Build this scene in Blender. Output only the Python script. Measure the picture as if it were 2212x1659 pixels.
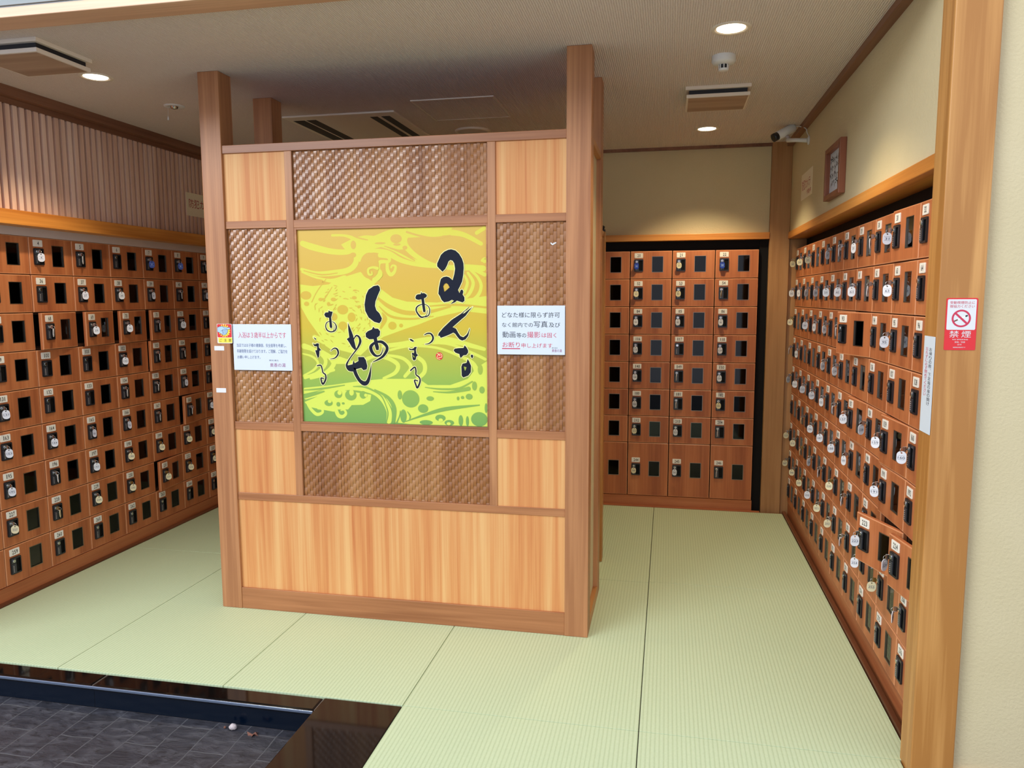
import bpy, bmesh, math, random
from mathutils import Vector, Matrix
from mathutils.geometry import tessellate_polygon
for o in list(bpy.data.objects): bpy.data.objects.remove(o)
S = bpy.context.scene
COL = S.collection
PI = math.pi

# ------------------------------------------------------------------ camera
cd = bpy.data.cameras.new('camera'); cam = bpy.data.objects.new('camera', cd); COL.objects.link(cam)
cd.sensor_fit = 'HORIZONTAL'; cd.sensor_width = 36; cd.lens = 1635.46/2212*36; cd.clip_start = .05
yw, pt, rl = .2028, -.1136, -.0038
fw = Vector((-math.sin(yw)*math.cos(pt), math.cos(yw)*math.cos(pt), math.sin(pt)))
rt = Vector((math.cos(yw), math.sin(yw), 0)); up = rt.cross(fw)
rr = math.cos(rl)*rt+math.sin(rl)*up; uu = -math.sin(rl)*rt+math.cos(rl)*up
CAM = Vector((2.3602, -3.586, 1.6772))
cam.matrix_world = Matrix(((rr.x, uu.x, -fw.x, CAM.x), (rr.y, uu.y, -fw.y, CAM.y), (rr.z, uu.z, -fw.z, CAM.z), (0, 0, 0, 1)))
S.camera = cam
# ------------------------------------------------------------------ world, daylight, exposure
W = bpy.data.worlds.new('world'); S.world = W; W.use_nodes = True
W.node_tree.nodes['Background'].inputs[0].default_value = (.80, .86, 1.0, 1)
W.node_tree.nodes['Background'].inputs[1].default_value = 1.5
def area(name, loc, rot, sx, sy, power, color):
    l = bpy.data.lights.new(name, 'AREA'); l.shape = 'RECTANGLE'; l.size = sx; l.size_y = sy; l.energy = power; l.color = color
    o = bpy.data.objects.new(name, l); COL.objects.link(o); o.location = loc; o.rotation_euler = rot; return o
# band of high windows across the entrance hall, behind and left of the photographer
area('clerestory_daylight', (-3.3, -6.4, 4.75), (PI/2-math.radians(24), 0, -math.radians(30)), 4.8, 1.7, 470, (.92, .95, 1.0))
# hall ceiling luminaire
area('hall_luminaire', (1.2, -3.0, 4.1), (0, 0, 0), 3.4, 1.6, 45, (.97, .98, 1.0))
S.view_settings.view_transform = 'Standard'; S.view_settings.look = 'None'
S.view_settings.exposure = -0.22; S.view_settings.gamma = 1; S.view_settings.use_curve_mapping = False

ART = """
Sl 40,9140,288 820,8950,336 1870,8710,288 2730,8700,288 3210,9040,432 4070,9150,528 5100,9570,432 6020,9680,432 6930,9440,192 7840,9550,288 8730,9410,240 9830,8960,192
Sl 1900,9720,125 2560,9490,125 3220,9300,240 3690,9290,384 4160,9150,576
Sl 5700,9680,288 5880,9640,336 5690,9250,336 5820,8860,288 6360,8380,240 7180,7980,192 8040,7840,240 8710,7850,288 9820,7780,288
Sl 3430,8380,115 3770,8610,144 4150,8720,192 4840,8580,288 5530,8220,240 6450,7990,192 7360,7890,144 8260,7880,144
Sl 4390,8950,67 5080,8750,115 5770,8390,125 6680,8070,125 7360,7940,115
Sl 4420,8490,240 4840,8400,192 4880,8180,144 4410,8150,192 4310,7840,192 4400,7530,288 4110,7270,288
Sl 4790,8180,144 4800,7750,192 4960,7530,192 5150,7660,163 5220,7920,125 5060,7980,86 4990,7880,86
Sl 4270,7840,163 4030,7890,125 3790,7800,125 3810,7560,125 3980,7540,86 3970,7670,67
Sl -10,7840,163 1010,7610,240 1980,7650,288 2700,7770,288 3090,8070,288 3150,8470,288 2920,8820,336
Sl 90,7710,96 760,7480,96 1730,7250,192 2500,7330,384
Sl 8750,7450,115 8900,7100,144 8740,6630,173
Sl 8930,7570,125 9190,7100,173 9010,6590,173 8690,6290,144
Sl 9070,7700,125 9420,7360,144 9590,6930,163 9410,6460,173 8910,6070,192
Sl 8710,7750,144 9160,7740,144 9860,7480,192
Sl 9650,8160,144 9780,8250,144 9870,8120,192
Sl 9840,9850,192 9390,9480,192
Pl 2110,7330 3360,7680 3920,7230 4300,7310 4080,7050 4470,6790 5030,6390 5770,6190 7330,6140 9860,6450 9870,5590 8690,5720 7320,5420 6390,5060 5690,4840 4510,4430 3830,3980 3250,3480 2090,3740 1140,4320 440,5270 70,5910 60,7080 750,6990 1620,7070
Pl 2360,9050 2940,9310 3690,9230 4630,9380 5100,9700 5800,9800 6070,9590 5720,9250 5910,8780 5450,8740 4620,8910 4100,8810 3620,8510 3350,8160 3190,8290 3160,8690 2830,8780 2540,8830
Pl 5800,9810 8200,9780 8010,9490 7200,9230 6470,9410 5880,9550
Eg 360,6520,297,216
Eg 380,6090,144,115
Eg 2350,5790,297,240
Eg 2820,5410,216,240
Eg 2330,4980,240,216
Eg 1860,5430,192,192
Eg 4990,4990,220,201
Eg 5450,5000,105,96
Eg 1860,6310,144,96
Eg 2990,6390,134,86
Eg 5280,9280,297,220
Eg 3020,9020,144,211
Eg 2990,8520,163,124
Eg 5730,8840,124,96
Eg 1160,6310,124,86
Eg 1590,6080,96,105
Eg 3880,5680,96,67
Eg 3270,5950,76,67
El 2340,5390,144,336
El 2340,5390,336,115
Eg 3850,7980,504,648
Sm 4270,7840,163 4030,7890,125 3790,7800,125 3810,7560,125 3980,7540,86 3970,7670,67
Sm 4400,7530,288 4250,7310,192
Sg 4230,6390,115 4830,5950,211 5710,5640,221 6870,5680,173 8010,5940,96
Sg 4310,5950,48 4910,5460,125 5940,5330,106 7140,5460,48
Sg 6640,5940,38 8240,6030,106 9810,5900,96
Sg 4470,5640,48 4600,5330,240 4380,4880,115
Sg 5840,9600,96 6470,9410,96 7200,9270,125 8060,9380,67
Sg 2760,9620,48 3220,9390,77 3790,9250,48
Sg 4670,8930,38 5450,8650,106 6220,8210,58
Sg 750,7120,77 1340,7210,125 760,7340,96
Sg 290,7770,48 1250,7560,67 2120,7640,38
Sg 1490,7340,38 980,6720,48 670,6180,48
Sg 1810,6930,38 1350,6310,67
Eg 5320,9000,192,57
Eg 4440,9080,288,48
Sg 3160,4920,19 3140,4860,43 3130,4800,19
Sg 1870,4890,19 1850,4980,43 1820,5070,19
Sg 2730,3970,19 2660,3940,43 2600,3910,19
Sg 3120,4910,19 3080,4890,43 3030,4870,19
Sg 2950,6780,19 3040,6780,43 3130,6780,19
Sg 1670,6000,19 1760,6030,43 1840,6060,19
Sg 3900,4610,19 3850,4560,43 3790,4500,19
Sg 2990,4390,19 2950,4330,43 2900,4280,19
Sg 3560,6610,19 3620,6580,43 3690,6550,19
Sg 820,6010,19 900,6070,43 980,6130,19
Sg 1390,4710,19 1350,4770,43 1300,4830,19
Sg 2230,4660,19 2130,4640,43 2040,4630,19
Sg 1930,5780,19 1970,5820,43 2020,5850,19
Sg 1850,4410,19 1750,4430,43 1640,4450,19
Sg 2800,4410,19 2730,4360,43 2670,4320,19
Sg 2390,6350,19 2450,6350,43 2510,6340,19
Sg 3800,4460,19 3780,4420,43 3770,4390,19
Sg 1270,6280,19 1300,6320,43 1330,6370,19
Sg 1610,5130,19 1610,5160,43 1610,5200,19
Sg 4100,5890,19 4070,5810,43 4050,5730,19
Sg 2350,4730,19 2260,4780,43 2170,4830,19
Sg 3490,5800,19 3490,5730,43 3490,5660,19
Sg 2810,4560,19 2760,4510,43 2710,4470,19
Sg 3450,5650,19 3490,5610,43 3540,5570,19
Sg 2820,4870,19 2750,4810,43 2680,4760,19
Sg 3270,4930,19 3220,4850,43 3160,4760,19
Sg 3240,5110,19 3240,5070,43 3240,5030,19
Sg 3290,4310,19 3250,4280,43 3220,4260,19
Sg 3360,5420,19 3360,5380,43 3360,5340,19
Sg 1140,4490,19 1090,4570,43 1030,4650,19
Sg 1670,4880,19 1640,4910,43 1620,4940,19
Sg 3100,5980,19 3160,5920,43 3220,5850,19
Sg 2450,4760,19 2400,4750,43 2350,4730,19
Sg 3020,5990,19 3070,5980,43 3120,5970,19
Sg 810,5920,19 850,6020,43 880,6110,19
Sg 1420,6650,19 1500,6680,43 1590,6700,19
Sg 3480,4770,19 3430,4740,43 3390,4720,19
Sg 3950,6140,19 3960,6090,43 3980,6030,19
Sg 1400,6470,19 1480,6520,43 1550,6570,19
Sg 1860,6580,19 1920,6580,43 1980,6570,19
Sg 4080,4680,19 3990,4630,43 3900,4580,19
Sg 3780,5090,19 3790,5000,43 3810,4910,19
Sg 1560,6780,19 1590,6810,43 1620,6850,19
Sg 1110,5860,19 1190,5910,43 1260,5960,19
Sg 3270,5430,19 3320,5350,43 3370,5270,19
Sg 3740,4370,19 3660,4330,43 3570,4290,19
Sg 840,5770,19 840,5860,43 840,5950,19
Sg 1760,4120,19 1700,4190,43 1630,4260,19
Sg 1270,5510,19 1260,5550,43 1240,5580,19
Sg 1080,5180,19 1080,5280,43 1090,5370,19
Sg 1970,4740,19 1900,4800,43 1840,4860,19
Sg 2690,5880,19 2790,5870,43 2880,5870,19
Sg 1540,4500,19 1460,4550,43 1390,4600,19
Sg 1580,5210,19 1520,5290,43 1470,5370,19
Sg 1830,5790,19 1900,5860,43 1970,5920,19
Sg 3090,6210,19 3180,6200,43 3270,6180,19
Sg 3010,3880,19 2950,3880,43 2900,3880,19
Sg 2770,6400,19 2810,6370,43 2840,6340,19
Sg 2960,4790,19 2910,4740,43 2860,4690,19
Sg 3420,6070,19 3500,6040,43 3580,6010,19
Sg 1440,5570,19 1480,5630,43 1520,5680,19
Sg 3530,4890,19 3490,4850,43 3450,4820,19
Sg 2480,6370,19 2580,6340,43 2680,6320,19
Sg 1290,6200,19 1350,6220,43 1400,6240,19
Sg 3450,6000,19 3460,5950,43 3460,5890,19
Sg 1250,6260,19 1270,6320,43 1290,6380,19
Sg 1470,4230,19 1390,4250,43 1300,4270,19
Sg 2920,4910,19 2870,4840,43 2820,4760,19
Sg 1260,4160,19 1200,4200,43 1140,4240,19
Sg 3610,4690,19 3550,4660,43 3490,4630,19
Sg 1940,5970,19 1980,6010,43 2020,6060,19
Sg 3130,5370,19 3080,5290,43 3030,5210,19
Sg 2930,6740,19 3030,6750,43 3140,6750,19
Sg 1060,5260,19 1100,5330,43 1140,5390,19
Sg 3940,5690,19 3940,5650,43 3940,5610,19
Sg 2360,6730,19 2430,6700,43 2510,6680,19
Sg 3310,5830,19 3330,5770,43 3350,5710,19
Sg 1940,6850,19 1990,6890,43 2040,6920,19
Sg 1640,6020,19 1740,6050,43 1850,6070,19
Sg 1580,4700,19 1510,4760,43 1440,4810,19
Sg 3550,5330,19 3550,5280,43 3540,5240,19
Sg 1300,6250,19 1360,6270,43 1420,6280,19
Sg 3210,4300,19 3170,4300,43 3130,4300,19
Sg 3980,6230,19 4040,6180,43 4090,6120,19
Sg 2420,4650,19 2380,4680,43 2330,4710,19
Sg 2730,6910,19 2780,6920,43 2830,6920,19
Sg 3380,5710,19 3370,5660,43 3370,5620,19
Sg 1050,5660,19 1060,5760,43 1060,5860,19
Sg 3120,4430,19 3100,4390,43 3080,4350,19
Sg 3180,4730,19 3140,4720,43 3100,4710,19
Sg 3170,6010,19 3200,5940,43 3230,5870,19
Sg 3790,5840,19 3790,5750,43 3790,5660,19
Sg 1940,6480,19 2020,6500,43 2110,6520,19
Sg 3180,4470,19 3100,4420,43 3030,4370,19
Sg 2840,4860,19 2770,4790,43 2700,4730,19
Sg 1930,6240,19 2010,6300,43 2090,6350,19
Sg 1450,4850,19 1450,4890,43 1450,4930,19
Sg 3040,5550,19 3070,5520,43 3100,5480,19
Sg 3160,6760,19 3210,6730,43 3250,6710,19
Sg 2190,6470,19 2230,6460,43 2280,6450,19
Sg 1900,7020,19 1990,7000,43 2090,6980,19
Sg 3010,6250,19 3080,6190,43 3150,6130,19
Sg 1850,5760,19 1900,5850,43 1950,5930,19
Sg 3500,6180,19 3570,6150,43 3650,6120,19
Sg 2440,4050,19 2350,4070,43 2250,4090,19
Sg 3180,5980,19 3240,5930,43 3300,5880,19
Sg 3700,6410,19 3720,6320,43 3740,6230,19
Sg 1950,6600,19 2030,6620,43 2100,6640,19
Sg 1310,3970,19 1290,4000,43 1260,4030,19
Sg 1260,5620,19 1260,5690,43 1270,5760,19
Sg 3280,5070,19 3210,5020,43 3130,4970,19
Sg 3590,4500,19 3490,4460,43 3400,4410,19
Sg 3680,5450,19 3670,5360,43 3650,5270,19
Sg 3750,5300,19 3790,5220,43 3820,5150,19
Sg 3210,4500,19 3150,4480,43 3080,4470,19
Sg 3030,6680,19 3090,6660,43 3140,6650,19
Sg 3790,5150,19 3740,5100,43 3700,5060,19
Sg 3430,6490,19 3460,6440,43 3490,6400,19
Sg 1980,6730,19 2040,6770,43 2090,6810,19
Sg 2860,5810,19 2940,5760,43 3020,5710,19
Sl 90,3920,294 630,3770,245 1210,3430,225 1310,3020,196 880,2560,176 30,2290,176
Sl 70,3530,78 610,3380,118 900,3060,137 640,2690,127 30,2400,78
Sl 1120,3660,196 1690,3260,294 1730,2940,245 1270,2520,225 470,2250,127
Sl 1710,3890,294 1280,4160,294 750,4390,245
Sl 1790,3260,490 2370,3170,294 3040,3090,147 3530,3280,196 4010,3420,147 4720,3340,196 5230,3030,225 5080,2620,196 4460,2330,127
Sl 4500,3960,245 5440,4080,225 6840,4320,245 7990,4280,294 9120,4010,225 9860,3860,176
Sl 4730,3740,127 5910,3980,127 7300,3900,127 8430,3520,147 9110,3170,225 9380,2650,294
Sl 4720,3500,127 5520,3350,176 5930,2910,206 5600,2450,176
Sl 6040,3560,196 6590,3180,216 6630,2690,216 6250,2330,196
Sl 5910,4110,196 7760,4130,147 9110,3660,147 9850,3360,147
Sl 40,1240,196 1040,1500,245 2520,1830,294 3730,1690,294 4340,1300,274 4700,670,274 4690,-20,294
Sl 30,2360,98 1080,2510,98 1770,2710,147
Pl 60,1750 1550,1920 3010,2140 4460,2300 6340,2330 6800,2030 7960,2050 8870,2380 9290,2910 9850,3270 9870,0 8530,10 5830,20 5020,80 4900,760 4530,1350 3970,1720 2760,1850 1050,1660 40,1430
Pl 70,1010 1040,1410 2030,1700 3770,1470 3710,1150 3320,940 2690,910 2490,680 1850,660 1700,540 1010,640 320,760
Sl 270,880,147 460,600,167 750,380,176 1050,480,147 1040,660,127 810,680,78
Sl 1800,680,196 1940,360,216 2180,300,176 2360,470,147 2270,650,108 2090,620,59
Eg 5880,1310,460,441
Eg 6910,1350,196,117
Eg 6530,830,269,220
Eg 5310,1500,117,235
Eg 1970,1460,215,196
Eg 2660,1430,313,274
Eg 1420,990,225,156
Eg 3330,1460,186,196
Eg 1960,940,107,117
Eg 7430,380,269,166
Eg 7890,150,245,156
Eg 6680,130,343,147
Eg 9440,370,465,465
Eg 9210,2030,127,225
Eg 9590,1840,137,176
Eg 9510,2850,127,254
Eg 8930,1490,176,147
Eg 9790,940,107,245
Eg 5480,420,166,343
Eg 8490,280,117,294
Eg 8830,260,78,323
Eg 2230,990,78,58
Eg 8360,1390,68,98
Eg 8590,1440,88,78
Sg 3970,1740,59 4670,1350,176 4990,810,225 4950,40,176
Sg 5600,150,39 6540,490,118 7710,840,196 9450,1080,59
Sg 6660,1910,39 7490,1840,88 8410,1900,98 9100,2250,69
Sg 7080,1700,39 7950,1690,108 8910,1890,216
Sg 2810,1880,39 3490,1850,98 4250,1480,69 4520,1030,49
Sg 100,1640,49 1050,1730,98 2330,1940,49
Sg 90,1290,176 640,1440,147 1190,1590,69
Sg 5700,650,39 5840,430,78 5790,240,39
Sg 5120,90,69 5270,410,59 5320,680,39
Sg 4550,70,49 4650,580,59 4480,1120,39
Em 2710,1570,127,166
Em 2050,1540,117,117
Em 1490,1080,107,88
Em 3480,1440,88,88
Em 7450,270,117,88
Em 7860,100,107,78
Pi 7950,8700 8110,8720 8320,8660 8500,8500 8650,8260 8720,8030 8730,7800 8700,7480 8640,7160 8520,6910 8430,6750 8500,6600 8560,6750 8650,6770 8700,6670 8660,6530 8750,6390 8750,6220 8650,6140 8360,6230 8270,6150 8020,6060 8210,6230 8110,6270 7950,6190 7710,6150 7580,6270 7500,6450 7420,6570 7450,6850 7510,7120 7560,7290 7680,7380 7850,7410 7990,7370 8160,7230 8250,7530 8290,7780 8250,8040 8170,8170 8050,8200 7960,8130 7890,7950 7790,7770 7650,7640 7490,7790 7380,7910 7380,8050 7480,8250 7580,8460 7750,8610 / 7830,7090 7920,7030 8000,6880 7850,6750 7730,6660 7700,6800 7670,6940 7740,7050
Pi 6540,6670 6580,6600 6690,6610 6820,6530 6830,6450 6760,6380 6680,6350 6710,6040 6750,5710 6690,5650 6620,5690 6570,6040 6540,6300 6390,6270 6260,6310 6230,6390 6280,6510 6370,6550 6510,6560
Si 6700,6060,35 6850,5990,40 6950,5850,50 6960,5690,55 6900,5520,55 6750,5440,55 6620,5450,30
Si 6560,6050,40 6390,5990,60 6280,5880,75 6270,5730,75 6360,5570,80 6480,5440,85 6600,5420,65 6750,5480,35 6820,5590,30 6860,5760,25
Pi 9160,5930 8990,5740 8790,5480 8590,5320 8390,5150 8130,4930 8300,4860 8410,4660 8520,4500 8670,4440 8820,4550 8900,4660 9000,4900 9010,4850 8920,4510 8780,4330 8610,4270 8470,4330 8350,4470 8260,4600 8160,4660 7930,4550 7750,4480 7510,4400 7450,4500 7370,4500 7410,4630 7650,4900 8080,5290 8580,5600 8970,5930 8640,5590 8740,5620 8990,5820
Pi 8730,4040 8820,3950 8900,3810 8910,3690 8810,3560 8660,3540 8530,3410 8480,3480 8460,3600 8260,3670 8160,3780 8220,3870 8430,3900 8670,3910
Pi 9020,3530 9100,3600 9170,3540 9150,3440 9090,3400
Pi 8870,3370 8950,3260 9050,3030 9030,2710 8900,2540 8640,2440 8560,2540 8550,2980 8610,3130 8820,3180 / 8660,3000 8820,2960 8760,2790 8720,2790
Pi 5870,4340 5990,4330 6120,4240 6070,4190 5940,4240
Pi 5830,3870 5980,3830 6090,3870 6140,3940 6260,3940 6210,3790 6240,3590 6310,3550 6280,3480 6220,3450 6200,3310 6100,3250 6030,3310 5990,3620 6020,3660 6100,3620 6120,3760 5980,3770 5870,3780 / 6020,3570 6130,3440 6120,3390 6060,3460
Si 6670,4540,41 6810,4610,64 6980,4610,81 7090,4490,99 7110,4350,99 7030,4210,81 6880,4110,52 6700,4080,29
Si 5910,2750,70 6130,2920,75 6190,2750,75 6190,2550,70 6330,2440,75 6400,2300,75 6370,2110,87 6250,1880,87 6180,2020,81 6110,2260,70 6280,2230,52
Er 7420,3490,179,191
Sw 7310,3620,23 7400,3590,23 7340,3520,23 7310,3390,23 7450,3330,23
Sw 7380,3420,23 7540,3440,23 7550,3560,23 7450,3600,23 7410,3530,23 7500,3510,17
Pi 4280,7010 4370,6930 4390,6770 4250,6480 4130,6200 4100,5980 4170,5760 4320,5620 4450,5360 4410,5220 4310,5110 4040,5180 3740,5400 3570,5730 3540,6050 3630,6520 3770,6790 4050,6970
Pi 3980,4940 4050,4850 4230,4840 4340,4710 4310,4490 4160,4380 4190,4200 4260,3910 4240,3760 4100,3760 4030,4010 3980,4310 3750,4300 3570,4410 3560,4600 3680,4710 3900,4800
Si 4010,4120,117 3830,3940,172 3850,3720,172 4000,3520,140 4170,3460,94 4370,3560,62 4490,3910,23
Si 4190,4180,117 4440,4160,156 4670,3950,156 4660,3730,156 4460,3450,125 4190,3280,86 3910,3150,31
Si 2910,4300,47 3050,4480,78 3200,4410,101 3260,4190,133 3150,3930,101 2990,3710,70 2740,3410,62 2560,3150,78 2490,2960,117 2610,2780,195 2800,2740,195
Si 2900,2750,195 2990,2490,187 3180,2190,179 3410,2050,234 3590,2130,195 3720,2460,133 3810,2940,31 3830,3090,12
Si 1650,5210,31 1470,5140,47 1400,4950,55 1480,4750,70 1680,4670,62 1900,4730,62 1980,4920,70 1910,5100,47 1770,5190,31
Si 1820,4710,39 1860,4840,31 1870,5030,20
Si 1640,3700,31 1830,3830,62 2000,3770,94 2040,3550,86 1870,3340,62 1590,3270,23
Si 860,2920,55 1060,2940,78 1130,2760,70 1170,2570,70 1300,2460,78 1310,2230,94 1140,1970,94 1050,2270,78 1210,2250,55
Pi 2620,5140 2750,4850 2890,4480 2930,4260 3030,3820 2950,3750 2800,3890 2670,4110 2530,4310 2670,4390 2630,4770
Pi 2530,2960 2810,3020 2860,3230 2930,3080 3130,3190 3120,3400 3430,3400 3540,3240 3610,2940 3570,2770 3390,2720 3280,2840 3000,2770 2800,2670 2600,2670
Pi 1590,5760 1670,5710 1810,5690 1760,5510 1720,5410 1760,4920 1700,4820 1620,4920 1600,5380 1420,5410 1340,5540 1410,5650 1570,5660
Pi 710,4390 850,4320 820,4230 750,4320
Pi 660,4080 770,4020 900,4080 1000,4060 990,3870 1110,3730 1020,3690 990,3390 910,3310 840,3500 780,3720 880,3720 890,3910 730,3930
"""

# ------------------------------------------------------------------ materials
def lin(c):
    c = c/255
    return c/12.92 if c <= .04045 else ((c+.055)/1.055)**2.4
def rgb(r, g, b): return (lin(r), lin(g), lin(b), 1)
class N:
    def __init__(s, name):
        s.m = bpy.data.materials.new(name); s.m.use_nodes = True; s.t = s.m.node_tree
        s.b = s.t.nodes['Principled BSDF']; s.out = s.t.nodes['Material Output']
    def n(s, ty, **k):
        nd = s.t.nodes.new(ty)
        for a, v in k.items():
            if a.startswith('i_'):
                key = a[2:].replace('_', ' '); nd.inputs[int(key) if key.isdigit() else key].default_value = v
            else: setattr(nd, a, v)
        return nd
    def l(s, a, b): s.t.links.new(a, b)
    def math(s, op, a, b=0.0, c=None):
        nd = s.n('ShaderNodeMath', operation=op)
        for i, v in enumerate((a, b) if c is None else (a, b, c)):
            if isinstance(v, (int, float)): nd.inputs[i].default_value = v
            else: s.l(v, nd.inputs[i])
        return nd.outputs[0]
    def coord(s, scale=(1, 1, 1), rnd=0.0):
        tc = s.n('ShaderNodeTexCoord'); mp = s.n('ShaderNodeMapping'); mp.inputs['Scale'].default_value = scale
        s.l(tc.outputs['Object'], mp.inputs[0])
        if rnd:
            oi = s.n('ShaderNodeObjectInfo'); v = s.n('ShaderNodeVectorMath', operation='SCALE'); v.inputs[0].default_value = (rnd, rnd*.7, rnd*1.3)
            s.l(oi.outputs['Random'], v.inputs['Scale']); s.l(v.outputs[0], mp.inputs['Location'])
        return mp.outputs[0]
    def noise(s, vec, scale, detail=4, rough=.55, dist=0):
        nd = s.n('ShaderNodeTexNoise'); nd.inputs['Scale'].default_value = scale; nd.inputs['Detail'].default_value = detail
        nd.inputs['Roughness'].default_value = rough; nd.inputs['Distortion'].default_value = dist; s.l(vec, nd.inputs['Vector']); return nd.outputs[0]
    def ramp(s, fac, stops):
        nd = s.n('ShaderNodeValToRGB'); cr = nd.color_ramp
        while len(cr.elements) < len(stops): cr.elements.new(.5)
        for e, (p, c) in zip(cr.elements, stops): e.position = p; e.color = c
        s.l(fac, nd.inputs[0]); return nd.outputs[0]
    def mix(s, fac, a, b, mode='MIX'):
        nd = s.n('ShaderNodeMix', data_type='RGBA', blend_type=mode)
        for i, v in ((0, fac), (6, a), (7, b)):
            if isinstance(v, (int, float, tuple)): nd.inputs[i].default_value = v
            else: s.l(v, nd.inputs[i])
        return nd.outputs[2]
    def bump(s, h, strength, dist):
        nd = s.n('ShaderNodeBump'); nd.inputs['Strength'].default_value = strength; nd.inputs['Distance'].default_value = dist
        s.l(h, nd.inputs['Height']); s.l(nd.outputs[0], s.b.inputs['Normal'])
    def base(s, c):
        if isinstance(c, tuple): s.b.inputs['Base Color'].default_value = c
        else: s.l(c, s.b.inputs['Base Color'])
    def rough(s, v, spec=None):
        if isinstance(v, (int, float)): s.b.inputs['Roughness'].default_value = v
        else: s.l(v, s.b.inputs['Roughness'])
        if spec is not None: s.b.inputs['Specular IOR Level'].default_value = spec
def plain(name, c, rough=.5, metal=0, spec=.5):
    k = N(name); k.base(c); k.rough(rough, spec); k.b.inputs['Metallic'].default_value = metal; return k.m
def wood(name, lo, mid, hi, axis='z', rough=.42, wide=1.0, rnd=0.0, spec=.4, fig=.5, bump=.15):
    k = N(name); i = 'xyz'.index(axis)
    s1 = [9*wide]*3; s1[i] = .55; s2 = [70*wide]*3; s2[i] = 1.6; s3 = [16*wide]*3; s3[i] = 1.0
    v1 = k.coord(tuple(s1), rnd); a = k.noise(v1, 1.0, 3, .5, .4)
    v2 = k.coord(tuple(s2), rnd); b = k.noise(v2, 1.0, 5, .6, .2)
    v3 = k.coord(tuple(s3), rnd*.6)
    ring = k.math('SINE', k.math('MULTIPLY', k.noise(v3, .35, 2, .5, .3), 46.0))
    f = k.math('ADD', k.math('MULTIPLY', a, 1.0-fig*.45), k.math('MULTIPLY', b, .38))
    f = k.math('ADD', f, k.math('MULTIPLY', ring, .05*fig))
    col = k.ramp(f, [(.42, lo), (.62, mid), (.86, hi)])
    k.base(col); k.rough(rough, spec); k.bump(b, bump, .0006); return k.m
M = {}
M['post'] = wood('hinoki post wood', rgb(162, 108, 70), rgb(190, 134, 90), rgb(206, 156, 110), 'z', .4, 1.2, 0, .4, .8)
M['rail'] = wood('hinoki rail wood', rgb(146, 92, 56), rgb(176, 118, 76), rgb(198, 144, 98), 'x', .36, 1.0, 0, .45, .6)
M['raily'] = wood('hinoki rail wood lengthwise', rgb(168, 112, 62), rgb(196, 140, 80), rgb(214, 164, 102), 'y', .4, 1.0, 0, .4, .6)
M['jamb'] = wood('honey coloured post wood', rgb(176, 120, 60), rgb(208, 152, 86), rgb(224, 176, 112), 'z', .36, 1.0, 0, .45, 1.0)
M['column'] = wood('brown column wood', rgb(158, 112, 70), rgb(180, 134, 88), rgb(196, 150, 104), 'z', .5, .7, 0, .3, .4)
M['panel'] = wood('straight grain panel veneer', rgb(196, 118, 68), rgb(214, 148, 90), rgb(226, 176, 116), 'z', .5, 2.8, 0, .3, .1)
M['weave'] = wood('carved woven wood', rgb(134, 82, 42), rgb(158, 104, 56), rgb(174, 124, 74), 'z', .27, 1.2, 0, .6, .3)
M['lintel'] = wood('pale lintel wood', rgb(206, 160, 128), rgb(230, 186, 152), rgb(240, 206, 176), 'x', .45, 1.0, 0, .4, .4)
M['locker'] = wood('cherry locker laminate', rgb(160, 90, 54), rgb(188, 112, 68), rgb(206, 134, 86), 'z', .42, 1.1, 9.0, .35, .4, .05)
M['plinth'] = wood('cherry plinth laminate', rgb(150, 84, 50), rgb(178, 106, 64), rgb(196, 126, 80), 'y', .42, 1.0, 3.0, .35, .4, .05)
M['plinthx'] = wood('cherry plinth laminate across', rgb(150, 84, 50), rgb(178, 106, 64), rgb(196, 126, 80), 'x', .42, 1.0, 3.0, .35, .4, .05)
M['beam'] = wood('orange beam wood', rgb(186, 112, 46), rgb(216, 144, 66), rgb(228, 166, 90), 'y', .42, 1.0, 0, .4, .5)
M['beamx'] = wood('orange beam wood across', rgb(186, 112, 46), rgb(216, 144, 66), rgb(228, 166, 90), 'x', .42, 1.0, 0, .4, .5)
M['trimwood'] = wood('dark ceiling moulding wood', rgb(112, 72, 52), rgb(136, 92, 68), rgb(152, 108, 80), 'y', .45, 1.0, 0, .4, .4)
M['slat'] = wood('slat wood', rgb(206, 164, 140), rgb(232, 194, 172), rgb(244, 214, 196), 'z', .40, .8, 0, .45, .3)
M['slatback'] = wood('slat backing wood', rgb(120, 74, 44), rgb(148, 94, 56), rgb(168, 114, 70), 'z', .5, 1.0, 0, .3, .3)
M['framewood'] = wood('reddish picture frame wood', rgb(112, 62, 42), rgb(140, 82, 56), rgb(156, 98, 70), 'z', .4, 1.2, 0, .4, .4)
M['ventwood'] = wood('vent panel wood', rgb(150, 122, 100), rgb(172, 144, 122), rgb(188, 160, 138), 'x', .5, 1.2, 0, .3, .3)
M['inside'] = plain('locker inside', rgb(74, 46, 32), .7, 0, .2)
M['edge'] = plain('locker door edge', rgb(214, 146, 102), .35, 0, .5)  # bevel coloured paler than the door for the light it catches
M['black'] = plain('black recess', rgb(18, 16, 16), .7, 0, .2)
M['plastic'] = plain('black lock plastic', rgb(34, 34, 38), .34, 0, .5)
M['slot'] = plain('lock slot', rgb(8, 8, 10), .6, 0, .2)
M['lockface'] = plain('dark grey lock face', rgb(58, 60, 66), .32, 0, .5)
M['metal'] = plain('bright steel', rgb(205, 205, 205), .22, 1)
M['brass'] = plain('worn brass key', rgb(190, 165, 100), .3, 1)
M['steelframe'] = plain('dull window rim', rgb(150, 140, 128), .38, 1)
M['white'] = plain('white plastic', rgb(226, 226, 224), .45)
M['plate'] = plain('number plate white', rgb(244, 240, 230), .4)
M['tagw'] = plain('white tag', rgb(232, 234, 240), .35)
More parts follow.
